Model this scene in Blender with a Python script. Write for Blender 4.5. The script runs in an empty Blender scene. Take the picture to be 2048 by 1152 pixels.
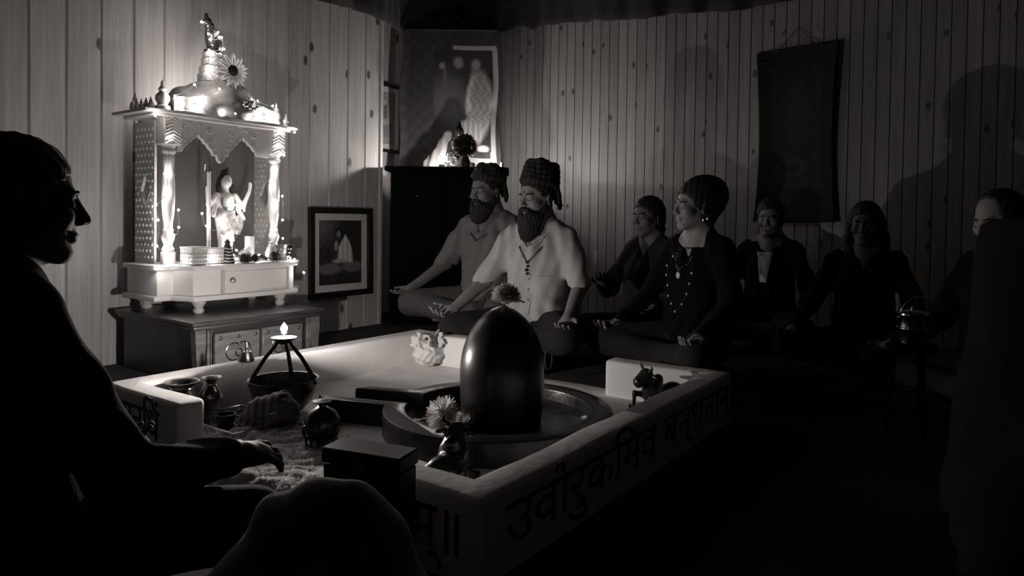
import bpy, bmesh, math, random
import numpy as np
from mathutils import Matrix, Vector

# ---------------------------------------------------------------- camera, world, exposure
SC = bpy.context.scene
COL = SC.collection
cam_d = bpy.data.cameras.new('camera')
cam_d.sensor_width = 36.0
cam_d.sensor_fit = 'HORIZONTAL'
cam_d.lens = 24.36
cam_d.shift_y = -0.0518
cam_d.clip_start = 0.02
cam = bpy.data.objects.new('camera', cam_d)
COL.objects.link(cam)
cam.matrix_world = (Matrix.Translation((0, 0, 0.78)) @ Matrix.Rotation(math.radians(90 - 1.2), 4, 'X')
                    @ Matrix.Rotation(math.radians(0.8), 4, 'Z'))
SC.camera = cam
world = bpy.data.worlds.new('night')
SC.world = world
world.use_nodes = True
world.node_tree.nodes['Background'].inputs[0].default_value = (0.9, 0.95, 1.0, 1)
world.node_tree.nodes['Background'].inputs[1].default_value = 0.002
SC.view_settings.view_transform = 'Standard'
SC.view_settings.look = 'None'
SC.view_settings.gamma = 1.0
SC.view_settings.use_curve_mapping = False
SC.view_settings.exposure = 0.0
SC.cycles.use_denoising = True
SC.cycles.sample_clamp_indirect = 3.0
SC.cycles.max_bounces = 6
FLAME_E = 13500.0     # emission of the bright core of the oil lamp flame
TIP_E = 120.0         # emission of its paler tip
CANDLE_E = 2000.0      # emission of a candle flame on the corner cabinet
BULB_E = 250.0         # emission of one fairy light
WARM = (1.0, 0.925, 0.885)

# ---------------------------------------------------------------- room frame: u along the wide-plank wall, n towards it
TH = math.radians(54.1)
CU, SU = math.cos(TH), math.sin(TH)
def W(u, n, z=0.0):
    return (CU * u - SU * n, SU * u + CU * n, z)

# ---------------------------------------------------------------- materials
def g(v, warm=1.0):
    return (v * (1 + 0.012 * warm), v * (1 - 0.006 * warm), v * (1 - 0.022 * warm), 1)

def mat(name, v, rough=0.6, metal=0.0, bump=0.0, bscale=60.0, var=0.0, vscale=8.0, stretch=(1, 1, 1), spec=0.5, rand=0.0, sheen=0.0, warm=1.0):
    m = bpy.data.materials.new(name)
    m.use_nodes = True
    nt = m.node_tree
    b = nt.nodes['Principled BSDF']
    b.inputs['Base Color'].default_value = g(v, warm)
    b.inputs['Roughness'].default_value = rough
    b.inputs['Metallic'].default_value = metal
    b.inputs['Specular IOR Level'].default_value = spec
    if sheen:
        b.inputs['Sheen Weight'].default_value = sheen
        b.inputs['Sheen Roughness'].default_value = 0.5
    if bump or var:
        tc = nt.nodes.new('ShaderNodeTexCoord')
        mp = nt.nodes.new('ShaderNodeMapping')
        mp.inputs['Scale'].default_value = stretch
        nt.links.new(tc.outputs['Object'], mp.inputs['Vector'])
    if var:
        n = nt.nodes.new('ShaderNodeTexNoise')
        n.inputs['Scale'].default_value = vscale
        n.inputs['Detail'].default_value = 5
        nt.links.new(mp.outputs[0], n.inputs['Vector'])
        r = nt.nodes.new('ShaderNodeValToRGB')
        r.color_ramp.elements[0].position = 0.3
        r.color_ramp.elements[1].position = 0.7
        r.color_ramp.elements[0].color = g(v * (1 - var), warm)
        r.color_ramp.elements[1].color = g(min(1, v * (1 + var)), warm)
        nt.links.new(n.outputs['Fac'], r.inputs[0])
        nt.links.new(r.outputs[0], b.inputs['Base Color'])
    if bump:
        n2 = nt.nodes.new('ShaderNodeTexNoise')
        n2.inputs['Scale'].default_value = bscale
        n2.inputs['Detail'].default_value = 4
        nt.links.new(mp.outputs[0], n2.inputs['Vector'])
        bp = nt.nodes.new('ShaderNodeBump')
        bp.inputs['Strength'].default_value = bump
        bp.inputs['Distance'].default_value = 0.006
        nt.links.new(n2.outputs['Fac'], bp.inputs['Height'])
        nt.links.new(bp.outputs[0], b.inputs['Normal'])
    return m

def wood_plank(name, v, knots=True, seedscale=1.0, kd=0.2):
    """pine boards: grain along local z, knots, tone differs per board"""
    m = bpy.data.materials.new(name)
    m.use_nodes = True
    nt = m.node_tree
    N_ = nt.nodes.new
    L = nt.links.new
    b = nt.nodes['Principled BSDF']
    b.inputs['Roughness'].default_value = 0.5
    b.inputs['Specular IOR Level'].default_value = 0.35
    tc = N_('ShaderNodeTexCoord')
    oi = N_('ShaderNodeObjectInfo')
    mul = N_('ShaderNodeMath'); mul.operation = 'MULTIPLY'; mul.inputs[1].default_value = 57.0
    L(oi.outputs['Random'], mul.inputs[0])
    comb = N_('ShaderNodeCombineXYZ')
    L(mul.outputs[0], comb.inputs[0]); L(mul.outputs[0], comb.inputs[2])
    add = N_('ShaderNodeVectorMath'); add.operation = 'ADD'
    L(tc.outputs['Object'], add.inputs[0]); L(comb.outputs[0], add.inputs[1])
    mp = N_('ShaderNodeMapping'); mp.inputs['Scale'].default_value = (34, 34, 1.3)
    L(add.outputs[0], mp.inputs['Vector'])
    gr = N_('ShaderNodeTexNoise'); gr.inputs['Scale'].default_value = 1.6; gr.inputs['Detail'].default_value = 5
    gr.inputs['Distortion'].default_value = 0.6
    L(mp.outputs[0], gr.inputs['Vector'])
    ramp = N_('ShaderNodeValToRGB')
    ramp.color_ramp.elements[0].position = 0.32; ramp.color_ramp.elements[1].position = 0.68
    ramp.color_ramp.elements[0].color = g(v * 0.80, 1.2); ramp.color_ramp.elements[1].color = g(v * 1.08, 1.2)
    L(gr.outputs['Fac'], ramp.inputs[0])
    tone = N_('ShaderNodeMapRange'); tone.inputs['To Min'].default_value = 0.86; tone.inputs['To Max'].default_value = 1.1
    L(oi.outputs['Random'], tone.inputs['Value'])
    sc = N_('ShaderNodeVectorMath'); sc.operation = 'SCALE'
    L(ramp.outputs[0], sc.inputs[0]); L(tone.outputs[0], sc.inputs['Scale'])
    last = sc.outputs[0]
    if knots:
        sx_ = N_('ShaderNodeSeparateXYZ'); L(add.outputs[0], sx_.inputs[0])
        cx_ = N_('ShaderNodeCombineXYZ'); L(sx_.outputs[0], cx_.inputs[0]); L(sx_.outputs[2], cx_.inputs[1])
        mp2 = N_('ShaderNodeMapping'); mp2.inputs['Scale'].default_value = (5.6 * seedscale, 2.9 * seedscale, 1.0)
        L(cx_.outputs[0], mp2.inputs['Vector'])
        wob = N_('ShaderNodeTexNoise'); wob.inputs['Scale'].default_value = 30
        L(tc.outputs['Object'], wob.inputs['Vector'])
        vo = N_('ShaderNodeTexVoronoi'); vo.voronoi_dimensions = '2D'; vo.inputs['Scale'].default_value = 1.0
        L(mp2.outputs[0], vo.inputs['Vector'])
        wm = N_('ShaderNodeMath'); wm.operation = 'MULTIPLY_ADD'; wm.inputs[1].default_value = 0.05
        L(wob.outputs['Fac'], wm.inputs[0]); L(vo.outputs['Distance'], wm.inputs[2])
        kr = N_('ShaderNodeMapRange'); kr.inputs['From Min'].default_value = 0.075; kr.inputs['From Max'].default_value = 0.125
        kr.interpolation_type = 'SMOOTHSTEP'
        L(wm.outputs[0], kr.inputs['Value'])
        sep = N_('ShaderNodeSeparateXYZ'); L(vo.outputs['Color'], sep.inputs[0])
        gt = N_('ShaderNodeMath'); gt.operation = 'GREATER_THAN'; gt.inputs[1].default_value = 0.42
        L(sep.outputs[0], gt.inputs[0])
        mx = N_('ShaderNodeMath'); mx.operation = 'MAXIMUM'
        L(kr.outputs[0], mx.inputs[0]); L(gt.outputs[0], mx.inputs[1])
        km = N_('ShaderNodeMapRange'); km.inputs['To Min'].default_value = kd; km.inputs['To Max'].default_value = 1.0
        L(mx.outputs[0], km.inputs['Value'])
        s2 = N_('ShaderNodeVectorMath'); s2.operation = 'SCALE'
        L(last, s2.inputs[0]); L(km.outputs[0], s2.inputs['Scale'])
        last = s2.outputs[0]
    L(last, b.inputs['Base Color'])
    bp = N_('ShaderNodeBump'); bp.inputs['Strength'].default_value = 0.12; bp.inputs['Distance'].default_value = 0.002
    L(gr.outputs['Fac'], bp.inputs['Height']); L(bp.outputs[0], b.inputs['Normal'])
    return m

def emit(name, strength, col=WARM):
    m = bpy.data.materials.new(name)
    m.use_nodes = True
    nt = m.node_tree
    nt.nodes.clear()
    o = nt.nodes.new('ShaderNodeOutputMaterial')
    e = nt.nodes.new('ShaderNodeEmission')
    e.inputs[0].default_value = (*col, 1)
    e.inputs[1].default_value = strength
    nt.links.new(e.outputs[0], o.inputs[0])
    return m

def printed(name, rough=0.55):
    """flat print: colours come from the mesh's own 'print' attribute"""
    m = bpy.data.materials.new(name)
    m.use_nodes = True
    nt = m.node_tree
    a = nt.nodes.new('ShaderNodeAttribute')
    a.attribute_name = 'print'
    b = nt.nodes['Principled BSDF']
    nt.links.new(a.outputs['Color'], b.inputs['Base Color'])
    b.inputs['Roughness'].default_value = rough
    return m

M = {}
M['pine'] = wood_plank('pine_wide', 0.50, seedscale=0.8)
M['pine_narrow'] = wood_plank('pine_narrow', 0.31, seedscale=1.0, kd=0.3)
M['gap'] = mat('plank_gap', 0.02, 0.9)
M['floor'] = mat('dark_carpet', 0.022, 0.95, bump=0.4, bscale=300, var=0.3, vscale=3)
M['ceiling'] = mat('ceiling_paint', 0.06, 0.9)
M['valance'] = mat('valance_cloth', 0.035, 0.9, bump=0.2, bscale=80, sheen=0.1)
M['plaster'] = mat('white_plaster', 0.76, 0.75, bump=0.3, bscale=35, var=0.08, vscale=6)
M['slab'] = mat('platform_slab', 0.76, 0.65, bump=0.25, bscale=28, var=0.14, vscale=5)
M['letter'] = mat('letter_paint', 0.05, 0.7)
M['stone'] = mat('black_stone', 0.008, 0.32, bump=0.05, bscale=40, spec=0.5)
M['yoni'] = mat('dark_stone', 0.02, 0.30, bump=0.25, bscale=50, var=0.4, vscale=10, spec=0.4)
M['brass'] = mat('aged_brass', 0.32, 0.28, 1.0, bump=0.1, bscale=30, var=0.25, vscale=12)
M['brass_dark'] = mat('dark_brass', 0.20, 0.3, 0.9, bump=0.1, bscale=30)
M['steel'] = mat('steel', 0.7, 0.13, 1.0)
M['matt_black'] = mat('matt_black', 0.004, 1.0, spec=0.0)
M['iron'] = mat('forged_iron', 0.08, 0.45, 0.6, bump=0.3, bscale=60)
M['bronze'] = mat('bronze_figure', 0.03, 0.25, 0.4, bump=0.1, bscale=60)
M['white_paint'] = mat('white_paint', 0.78, 0.45, bump=0.06, bscale=60)
M['marble'] = mat('painted_white_wood', 0.55, 0.45, bump=0.08, bscale=60, var=0.05, vscale=10)
M['shrine_back'] = mat('shrine_back_panel', 0.12, 0.7)
M['gold'] = mat('shrine_trim', 0.40, 0.35, 0.3)
M['chest'] = mat('chest_wood_shaded', 0.035, 0.35, bump=0.2, bscale=14, var=0.45, vscale=3, stretch=(2, 14, 14))  # carcass copy of the wood, shade of the unlit side in its colour
M['chest_lid'] = mat('chest_lid_wood', 0.06, 0.35, bump=0.2, bscale=14, var=0.4, vscale=3, stretch=(2, 14, 14))
M['chest_front_lit'] = mat('chest_wood_lit', 0.14, 0.35, bump=0.2, bscale=14, var=0.45, vscale=3, stretch=(2, 14, 14))  # paler copy of the same wood, flame light on the front in its colour
M['chest_panel'] = mat('drawer_wood', 0.17, 0.35, bump=0.2, bscale=14, var=0.35, vscale=3, stretch=(2, 14, 14))
M['stud'] = mat('studs', 0.35, 0.3, 1.0)
M['frame_dark'] = mat('dark_frame', 0.014, 0.5, spec=0.3)
M['wall_dark'] = mat('dark_wall_paint', 0.11, 0.9)
M['cabinet'] = mat('black_cabinet', 0.005, 0.9, spec=0.03)
M['mount'] = mat('picture_mount', 0.62, 0.8)
M['print'] = printed('print_on_paper', 0.4)
M['cloth_print'] = printed('print_on_cloth', 0.85)
M['black_cloth'] = mat('black_cloth', 0.006, 0.95, bump=0.3, bscale=120, spec=0.1, sheen=0.03)
M['dark_cloth'] = mat('dark_cloth', 0.02, 0.95, bump=0.3, bscale=120, sheen=0.1)
M['fur'] = mat('dark_fleece', 0.035, 1.0, bump=0.8, bscale=220, sheen=0.6)
M['trousers'] = mat('trouser_cloth', 0.08, 0.95, bump=0.3, bscale=140)
M['trousers_dark'] = mat('trouser_dark', 0.012, 0.95, bump=0.3, bscale=140)
M['shirt_light'] = mat('linen_shirt', 0.50, 0.9, bump=0.35, bscale=160, var=0.06, vscale=20)
M['shirt_mid'] = mat('tunic_cloth', 0.15, 0.9, bump=0.3, bscale=160)
M['skin'] = mat('skin', 0.25, 0.55, bump=0.06, bscale=180, var=0.06, vscale=14, warm=1.6)
M['skin_shaded'] = mat('skin_backlit', 0.035, 0.7)  # shaded copy of the skin: the backlit sitter's shade is in the colour
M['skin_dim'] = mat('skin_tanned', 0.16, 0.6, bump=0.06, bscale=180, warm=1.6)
M['hair'] = mat('dark_hair', 0.014, 0.6, bump=0.7, bscale=26, stretch=(6, 6, 1))
M['dread'] = mat('coiled_hair', 0.014, 0.8, bump=0.9, bscale=90, var=0.4, vscale=30)
M['beard'] = mat('beard_hair', 0.013, 0.8, bump=0.9, bscale=50, stretch=(4, 4, 1))
M['bead'] = mat('dark_beads', 0.04, 0.35)
M['pearl'] = mat('pale_beads', 0.7, 0.2)
M['petal'] = mat('petals', 0.62, 0.7, bump=0.3, bscale=120)
M['petal_dark'] = mat('dark_petals', 0.035, 0.7, bump=0.3, bscale=120)
_nt = M['petal'].node_tree                 # thin petals let light through
_tr = _nt.nodes.new('ShaderNodeBsdfTranslucent'); _tr.inputs[0].default_value = g(0.6)
_mx = _nt.nodes.new('ShaderNodeMixShader'); _mx.inputs[0].default_value = 0.45
_nt.links.new(_nt.nodes['Principled BSDF'].outputs[0], _mx.inputs[1]); _nt.links.new(_tr.outputs[0], _mx.inputs[2])
_nt.links.new(_mx.outputs[0], _nt.nodes['Material Output'].inputs[0])
M['leaf'] = mat('leaves', 0.06, 0.6)
M['cover'] = mat('cover_cloth', 0.010, 0.95, bump=0.3, bscale=120, spec=0.1)
M['linen'] = mat('crumpled_cloth', 0.60, 0.85, bump=0.2, bscale=60)
M['towel'] = mat('towel_loops', 0.55, 1.0, bump=0.4, bscale=200)
M['shell'] = mat('conch_shell', 0.13, 0.5, bump=0.3, bscale=40, var=0.35, vscale=14)
M['wax'] = mat('candle_wax', 0.6, 0.5)
M['glassy'] = mat('porcelain', 0.68, 0.25)
M['wire'] = mat('lamp_wire', 0.25, 0.5)
M['cushion'] = mat('cushion_cloth', 0.03, 0.95, bump=0.3, bscale=90)
M['flame'] = emit('flame_light', FLAME_E)
M['flame_tip'] = emit('flame_tip_light', TIP_E)
M['candle_flame'] = emit('candle_light', CANDLE_E)
M['bulb'] = emit('bulb_light', BULB_E)

# ---------------------------------------------------------------- objects
def link(o, parent=None):
    COL.objects.link(o)
    if parent is not None:
        o.parent = parent
    return o

def obj(name, me, m, parent=None, loc=None, rz=None):
    o = bpy.data.objects.new(name, me)
    if m is not None and not me.materials:
        me.materials.append(M[m] if isinstance(m, str) else m)
    link(o, parent)
    if loc is not None:
        o.location = loc
    if rz is not None:
        o.rotation_euler = (0, 0, rz)
    return o

def tag(o, label, cat, group=None):
    o['label'] = label
    o['category'] = cat
    if group:
        o['group'] = group
    return o

def thing(name, label, cat, loc=(0, 0, 0), rz=0.0, group=None):
    o = bpy.data.objects.new(name, None)
    o.empty_display_size = 0.05
    link(o)
    o.location = loc
    o.rotation_euler = (0, 0, rz)
    return tag(o, label, cat, group)

def struct(o):
    o['kind'] = 'structure'
    return o

# ---------------------------------------------------------------- mesh builder
class MB:
    def __init__(self):
        self.v, self.f = [], []
    def add(self, vs, fs, T=None):
        b = len(self.v)
        if T is not None:
            vs = [tuple(T @ Vector(p)) for p in vs]
        self.v.extend(tuple(p) for p in vs)
        self.f.extend([tuple(i + b for i in q) for q in fs])
        return self
    def box(self, c, s, bev=0.0, T=None, seg=1):
        bm = bmesh.new()
        bmesh.ops.create_cube(bm, size=1.0)
        bmesh.ops.scale(bm, vec=s, verts=bm.verts)
        if bev > 0:
            bmesh.ops.bevel(bm, geom=list(bm.edges), offset=bev, segments=seg, profile=0.5, affect='EDGES')
        bmesh.ops.translate(bm, vec=c, verts=bm.verts)
        bm.verts.index_update()
        vs = [tuple(p.co) for p in bm.verts]
        fs = [tuple(p.index for p in q.verts) for q in bm.faces]
        bm.free()
        return self.add(vs, fs, T)
    def lathe(self, prof, seg=24, c=(0, 0, 0), T=None, cap=True):
        vs, fs = [], []
        n = len(prof)
        for r, z in prof:
            for k in range(seg):
                a = 2 * math.pi * k / seg
                vs.append((c[0] + r * math.cos(a), c[1] + r * math.sin(a), c[2] + z))
        for i in range(n - 1):
            for k in range(seg):
                k2 = (k + 1) % seg
                fs.append((i * seg + k, i * seg + k2, (i + 1) * seg + k2, (i + 1) * seg + k))
        if cap:
            if prof[0][0] > 1e-5:
                fs.append(tuple(range(seg - 1, -1, -1)))
            if prof[-1][0] > 1e-5:
                fs.append(tuple((n - 1) * seg + k for k in range(seg)))
        return self.add(vs, fs, T)
    def tube(self, pts, r, seg=8, closed=False, T=None, flat=1.0):
        pts = [Vector(p) for p in pts]
        n = len(pts)
        rr = r if isinstance(r, (list, tuple)) else [r] * n
        vs, fs = [], []
        up = Vector((0, 0, 1))
        for i, p in enumerate(pts):
            if closed:
                d = pts[(i + 1) % n] - pts[i - 1]
            else:
                d = pts[min(i + 1, n - 1)] - pts[max(i - 1, 0)]
            d = d.normalized() if d.length > 1e-9 else Vector((0, 0, 1))
            a = d.cross(up)
            if a.length < 0.05:
                a = d.cross(Vector((0, 1, 0)))
            a.normalize()
            b2 = d.cross(a)
            for k in range(seg):
                t = 2 * math.pi * k / seg
                vs.append(tuple(p + a * (rr[i] * math.cos(t)) + b2 * (rr[i] * flat * math.sin(t))))
        m = n if closed else n - 1
        for i in range(m):
            j = (i + 1) % n
            for k in range(seg):
                k2 = (k + 1) % seg
                fs.append((i * seg + k, i * seg + k2, j * seg + k2, j * seg + k))
        if not closed:
            fs.append(tuple(range(seg - 1, -1, -1)))
            fs.append(tuple((n - 1) * seg + k for k in range(seg)))
        return self.add(vs, fs, T)
    def prism(self, pts, d0, d1, axis='y', T=None):
        """closed outline (x,z) pushed along y, or (x,y) along z"""
        n = len(pts)
        if axis == 'y':
            vs = [(p[0], d0, p[1]) for p in pts] + [(p[0], d1, p[1]) for p in pts]
        elif axis == 'x':
            vs = [(d0, p[0], p[1]) for p in pts] + [(d1, p[0], p[1]) for p in pts]
        else:
            vs = [(p[0], p[1], d0) for p in pts] + [(p[0], p[1], d1) for p in pts]
        fs = [tuple(range(n)), tuple(range(2 * n - 1, n - 1, -1))]
        for i in range(n):
            j = (i + 1) % n
            fs.append((i, i + n, j + n, j))
        return self.add(vs, fs, T)
    def sphere(self, c, r, seg=12, rings=8, T=None):
        r = r if isinstance(r, (list, tuple)) else (r, r, r)
        vs, fs = [(c[0], c[1], c[2] - r[2])], []
        for i in range(1, rings):
            t = math.pi * i / rings - math.pi / 2
            for k in range(seg):
                a = 2 * math.pi * k / seg
                vs.append((c[0] + r[0] * math.cos(t) * math.cos(a), c[1] + r[1] * math.cos(t) * math.sin(a), c[2] + r[2] * math.sin(t)))
        vs.append((c[0], c[1], c[2] + r[2]))
        top = len(vs) - 1
        for k in range(seg):
            fs.append((0, 1 + (k + 1) % seg, 1 + k))
            fs.append((top, 1 + (rings - 2) * seg + k, 1 + (rings - 2) * seg + (k + 1) % seg))
        for i in range(rings - 2):
            for k in range(seg):
                k2 = (k + 1) % seg
                fs.append((1 + i * seg + k, 1 + i * seg + k2, 1 + (i + 1) * seg + k2, 1 + (i + 1) * seg + k))
        return self.add(vs, fs, T)
    def mesh(self, name, angle=38, fix=True):
        me = bpy.data.meshes.new(name)
        me.from_pydata(self.v, [], self.f)
        if fix:
            bm = bmesh.new(); bm.from_mesh(me)
            bmesh.ops.recalc_face_normals(bm, faces=bm.faces)
            bm.to_mesh(me); bm.free()
        me.polygons.foreach_set('use_smooth', [True] * len(me.polygons))
        me.set_sharp_from_angle(angle=math.radians(angle))
        me.update()
        return me
    def build(self, name, m, parent=None, loc=None, rz=None, angle=38):
        return obj(name, self.mesh(name, angle), m, parent, loc, rz)

def R3(ax, ay, az):
    return np.array(Matrix.Rotation(az, 3, 'Z') @ Matrix.Rotation(ay, 3, 'Y') @ Matrix.Rotation(ax, 3, 'X'))

# ---------------------------------------------------------------- implicit surfaces for bodies, cloth and carved figures
class Shape:
    def __init__(self):
        self.p = []
        self.R = np.eye(3); self.t = np.zeros(3); self.s = 1.0
    def frame(self, R=None, t=(0, 0, 0), s=1.0):
        self.R = np.eye(3) if R is None else np.array(R)
        self.t = np.array(t, float); self.s = s
        return self
    def P(self, a):
        return self.R @ (np.array(a, float) * self.s) + self.t
    def cone(self, a, b, ra, rb, k=0.02, op='+'):
        a = self.P(a); b = self.P(b); ra *= self.s; rb *= self.s
        def fn(X, Y, Z):
            ab = b - a
            L2 = max(float(ab @ ab), 1e-12)
            t = np.clip(((X - a[0]) * ab[0] + (Y - a[1]) * ab[1] + (Z - a[2]) * ab[2]) / L2, 0, 1)
            dx = X - (a[0] + t * ab[0]); dy = Y - (a[1] + t * ab[1]); dz = Z - (a[2] + t * ab[2])
            return np.sqrt(dx * dx + dy * dy + dz * dz) - (ra + (rb - ra) * t)
        r = max(ra, rb)
        self.p.append((fn, np.minimum(a, b) - r, np.maximum(a, b) + r, k * self.s, op))
        return self
    def chain(self, pts, rs, k=0.01, op='+'):
        for i in range(len(pts) - 1):
            self.cone(pts[i], pts[i + 1], rs[i], rs[i + 1], k, op)
        return self
    def ell(self, c, r, k=0.02, op='+', R=None):
        c = self.P(c); r = np.array(r, float) * self.s
        Q = self.R if R is None else self.R @ R
        def fn(X, Y, Z):
            x = X - c[0]; y = Y - c[1]; z = Z - c[2]
            a = (Q[0, 0] * x + Q[1, 0] * y + Q[2, 0] * z) / r[0]
            b = (Q[0, 1] * x + Q[1, 1] * y + Q[2, 1] * z) / r[1]
            d = (Q[0, 2] * x + Q[1, 2] * y + Q[2, 2] * z) / r[2]
            k0 = np.sqrt(a * a + b * b + d * d)
            k1 = np.sqrt((a / r[0]) ** 2 + (b / r[1]) ** 2 + (d / r[2]) ** 2) + 1e-9
            return k0 * (k0 - 1) / k1
        e = np.sqrt((Q ** 2) @ (r ** 2))
        self.p.append((fn, c - e, c + e, k * self.s, op))
        return self
    def box(self, c, h, rad=0.0, k=0.01, op='+', R=None):
        c = self.P(c); h = np.array(h, float) * self.s; rad *= self.s
        Q = self.R if R is None else self.R @ R
        def fn(X, Y, Z):
            x = X - c[0]; y = Y - c[1]; z = Z - c[2]
            a = np.abs(Q[0, 0] * x + Q[1, 0] * y + Q[2, 0] * z) - (h[0] - rad)
            b = np.abs(Q[0, 1] * x + Q[1, 1] * y + Q[2, 1] * z) - (h[1] - rad)
            d = np.abs(Q[0, 2] * x + Q[1, 2] * y + Q[2, 2] * z) - (h[2] - rad)
            o = np.sqrt(np.maximum(a, 0) ** 2 + np.maximum(b, 0) ** 2 + np.maximum(d, 0) ** 2)
            return o + np.minimum(np.maximum(a, np.maximum(b, d)), 0) - rad
        e = np.abs(Q) @ h
        self.p.append((fn, c - e, c + e, k * self.s, op))
        return self
    def disp(self, fn, lo=(-9, -9, -9), hi=(9, 9, 9)):
        self.p.append((fn, np.array(lo, float), np.array(hi, float), 0.0, 'd'))
        return self
    def grid(self, h):
        los = np.array([q[1] for q in self.p if q[4] == '+']).min(0) - 3 * h - 0.012
        his = np.array([q[2] for q in self.p if q[4] == '+']).max(0) + 3 * h + 0.012
        n = np.ceil((his - los) / h).astype(int) + 1
        ax = [(los[i] + h * np.arange(n[i])).astype(np.float32) for i in range(3)]
        F = np.full(n, 0.15, np.float32)
        for fn, lo, hi, k, op in self.p:
            m = max(k, 0.0) + 2 * h + 0.012
            i0 = np.clip(np.floor((lo - m - los) / h).astype(int), 0, n)
            i1 = np.clip(np.ceil((hi + m - los) / h).astype(int) + 1, 0, n)
            if (i1 <= i0).any():
                continue
            sl = tuple(slice(i0[i], i1[i]) for i in range(3))
            d = fn(ax[0][sl[0]][:, None, None], ax[1][sl[1]][None, :, None], ax[2][sl[2]][None, None, :]).astype(np.float32)
            f = F[sl]
            if op == '+':
                if k > 1e-6:
                    hh = np.maximum(k - np.abs(f - d), 0) / k
                    F[sl] = np.minimum(f, d) - hh * hh * k * 0.25
                else:
                    F[sl] = np.minimum(f, d)
            elif op == '-':
                d = -d
                if k > 1e-6:
                    hh = np.maximum(k - np.abs(f - d), 0) / k
                    F[sl] = np.maximum(f, d) + hh * hh * k * 0.25
                else:
                    F[sl] = np.maximum(f, d)
            else:
                F[sl] = f + d
        self.F, self.los, self.h, self.ax = F, los, h, ax
        return self
    def front(self, y, z, start=0.5):
        """x of the outermost surface for a given y, z"""
        j = int(round((y - self.los[1]) / self.h)); k = int(round((z - self.los[2]) / self.h))
        col = self.F[:, j, k]
        idx = np.where(col < 0)[0]
        if len(idx) == 0:
            return 0.0
        i = idx.max()
        return float(self.ax[0][i] + self.h * col[i] / (col[i] - col[min(i + 1, len(col) - 1)] - 1e-9))
    def mesh(self, name, h=0.006):
        self.grid(h)
        F, los = self.F, self.los
        F[0], F[-1], F[:, 0], F[:, -1], F[:, :, 0], F[:, :, -1] = 1, 1, 1, 1, 1, 1
        S = F < 0
        n = F.shape
        c = np.zeros(tuple(q - 1 for q in n), np.uint8)
        offs = [(a, b, d) for a in (0, 1) for b in (0, 1) for d in (0, 1)]
        for a, b, d in offs:
            c += S[a:n[0] - 1 + a, b:n[1] - 1 + b, d:n[2] - 1 + d]
        I, J, K = np.nonzero((c > 0) & (c < 8))
        pos = np.zeros((len(I), 3)); cnt = np.zeros(len(I))
        edges = []
        for a, b, d in offs:
            if a == 0: edges.append(((0, b, d), (1, b, d)))
            if b == 0: edges.append(((a, 0, d), (a, 1, d)))
            if d == 0: edges.append(((a, b, 0), (a, b, 1)))
        for p, q in edges:
            fa = F[I + p[0], J + p[1], K + p[2]]; fb = F[I + q[0], J + q[1], K + q[2]]
            m = (fa < 0) != (fb < 0)
            t = np.where(m, fa / np.where(m, fa - fb, 1), 0)
            for ax in range(3):
                pos[:, ax] += np.where(m, p[ax] + t * (q[ax] - p[ax]), 0)
            cnt += m
        verts = los + self.h * (np.stack([I, J, K], 1) + pos / cnt[:, None])
        ids = np.full(c.shape, -1, np.int32)
        ids[I, J, K] = np.arange(len(I))
        quads = []
        for ax in range(3):
            e = [0, 0, 0]; e[ax] = 1
            A = S[:n[0] - e[0], :n[1] - e[1], :n[2] - e[2]]
            B = S[e[0]:, e[1]:, e[2]:]
            a, b, d = np.nonzero(A != B)
            o1, o2 = [(1, 2), (2, 0), (0, 1)][ax]
            p = np.stack([a, b, d], 1)
            inside = A[a, b, d]
            e1 = np.zeros(3, int); e1[o1] = 1
            e2 = np.zeros(3, int); e2[o2] = 1
            q0 = ids[tuple(p.T)]; q1 = ids[tuple((p - e1).T)]
            q2 = ids[tuple((p - e1 - e2).T)]; q3 = ids[tuple((p - e2).T)]
            Q = np.stack([q0, q1, q2, q3], 1)
            Q[~inside] = Q[~inside][:, ::-1]
            quads.append(Q)
        Q = np.concatenate(quads).astype(np.int32)
        me = bpy.data.meshes.new(name)
        me.vertices.add(len(verts)); me.vertices.foreach_set('co', verts.astype(np.float32).ravel())
        me.loops.add(Q.size); me.loops.foreach_set('vertex_index', Q.ravel())
        me.polygons.add(len(Q)); me.polygons.foreach_set('loop_start', np.arange(0, Q.size, 4, dtype=np.int32))
        me.polygons.foreach_set('use_smooth', np.ones(len(Q), bool))
        me.update(calc_edges=True)
        me.validate()
        return me
    def build(self, name, m, parent=None, h=0.006, loc=None, rz=None):
        return obj(name, self.mesh(name, h), m, parent, loc, rz)

def wrinkle(amp, fx, fy, fz, ph=0.0):
    def fn(X, Y, Z):
        a = np.sin(X * fx + 2.1 * np.sin(Z * fz * 0.6 + ph) + ph) * np.sin(Z * fz + 1.7 * np.sin(Y * fy * 0.7 + ph))
        b = np.sin(Y * fy + 1.3 * np.sin(X * fx * 0.8 + 2 * ph)) * np.sin(Z * fz * 0.53 + X * fx * 0.3 + ph)
        return amp * (a + b) * 0.5
    return fn

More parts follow.
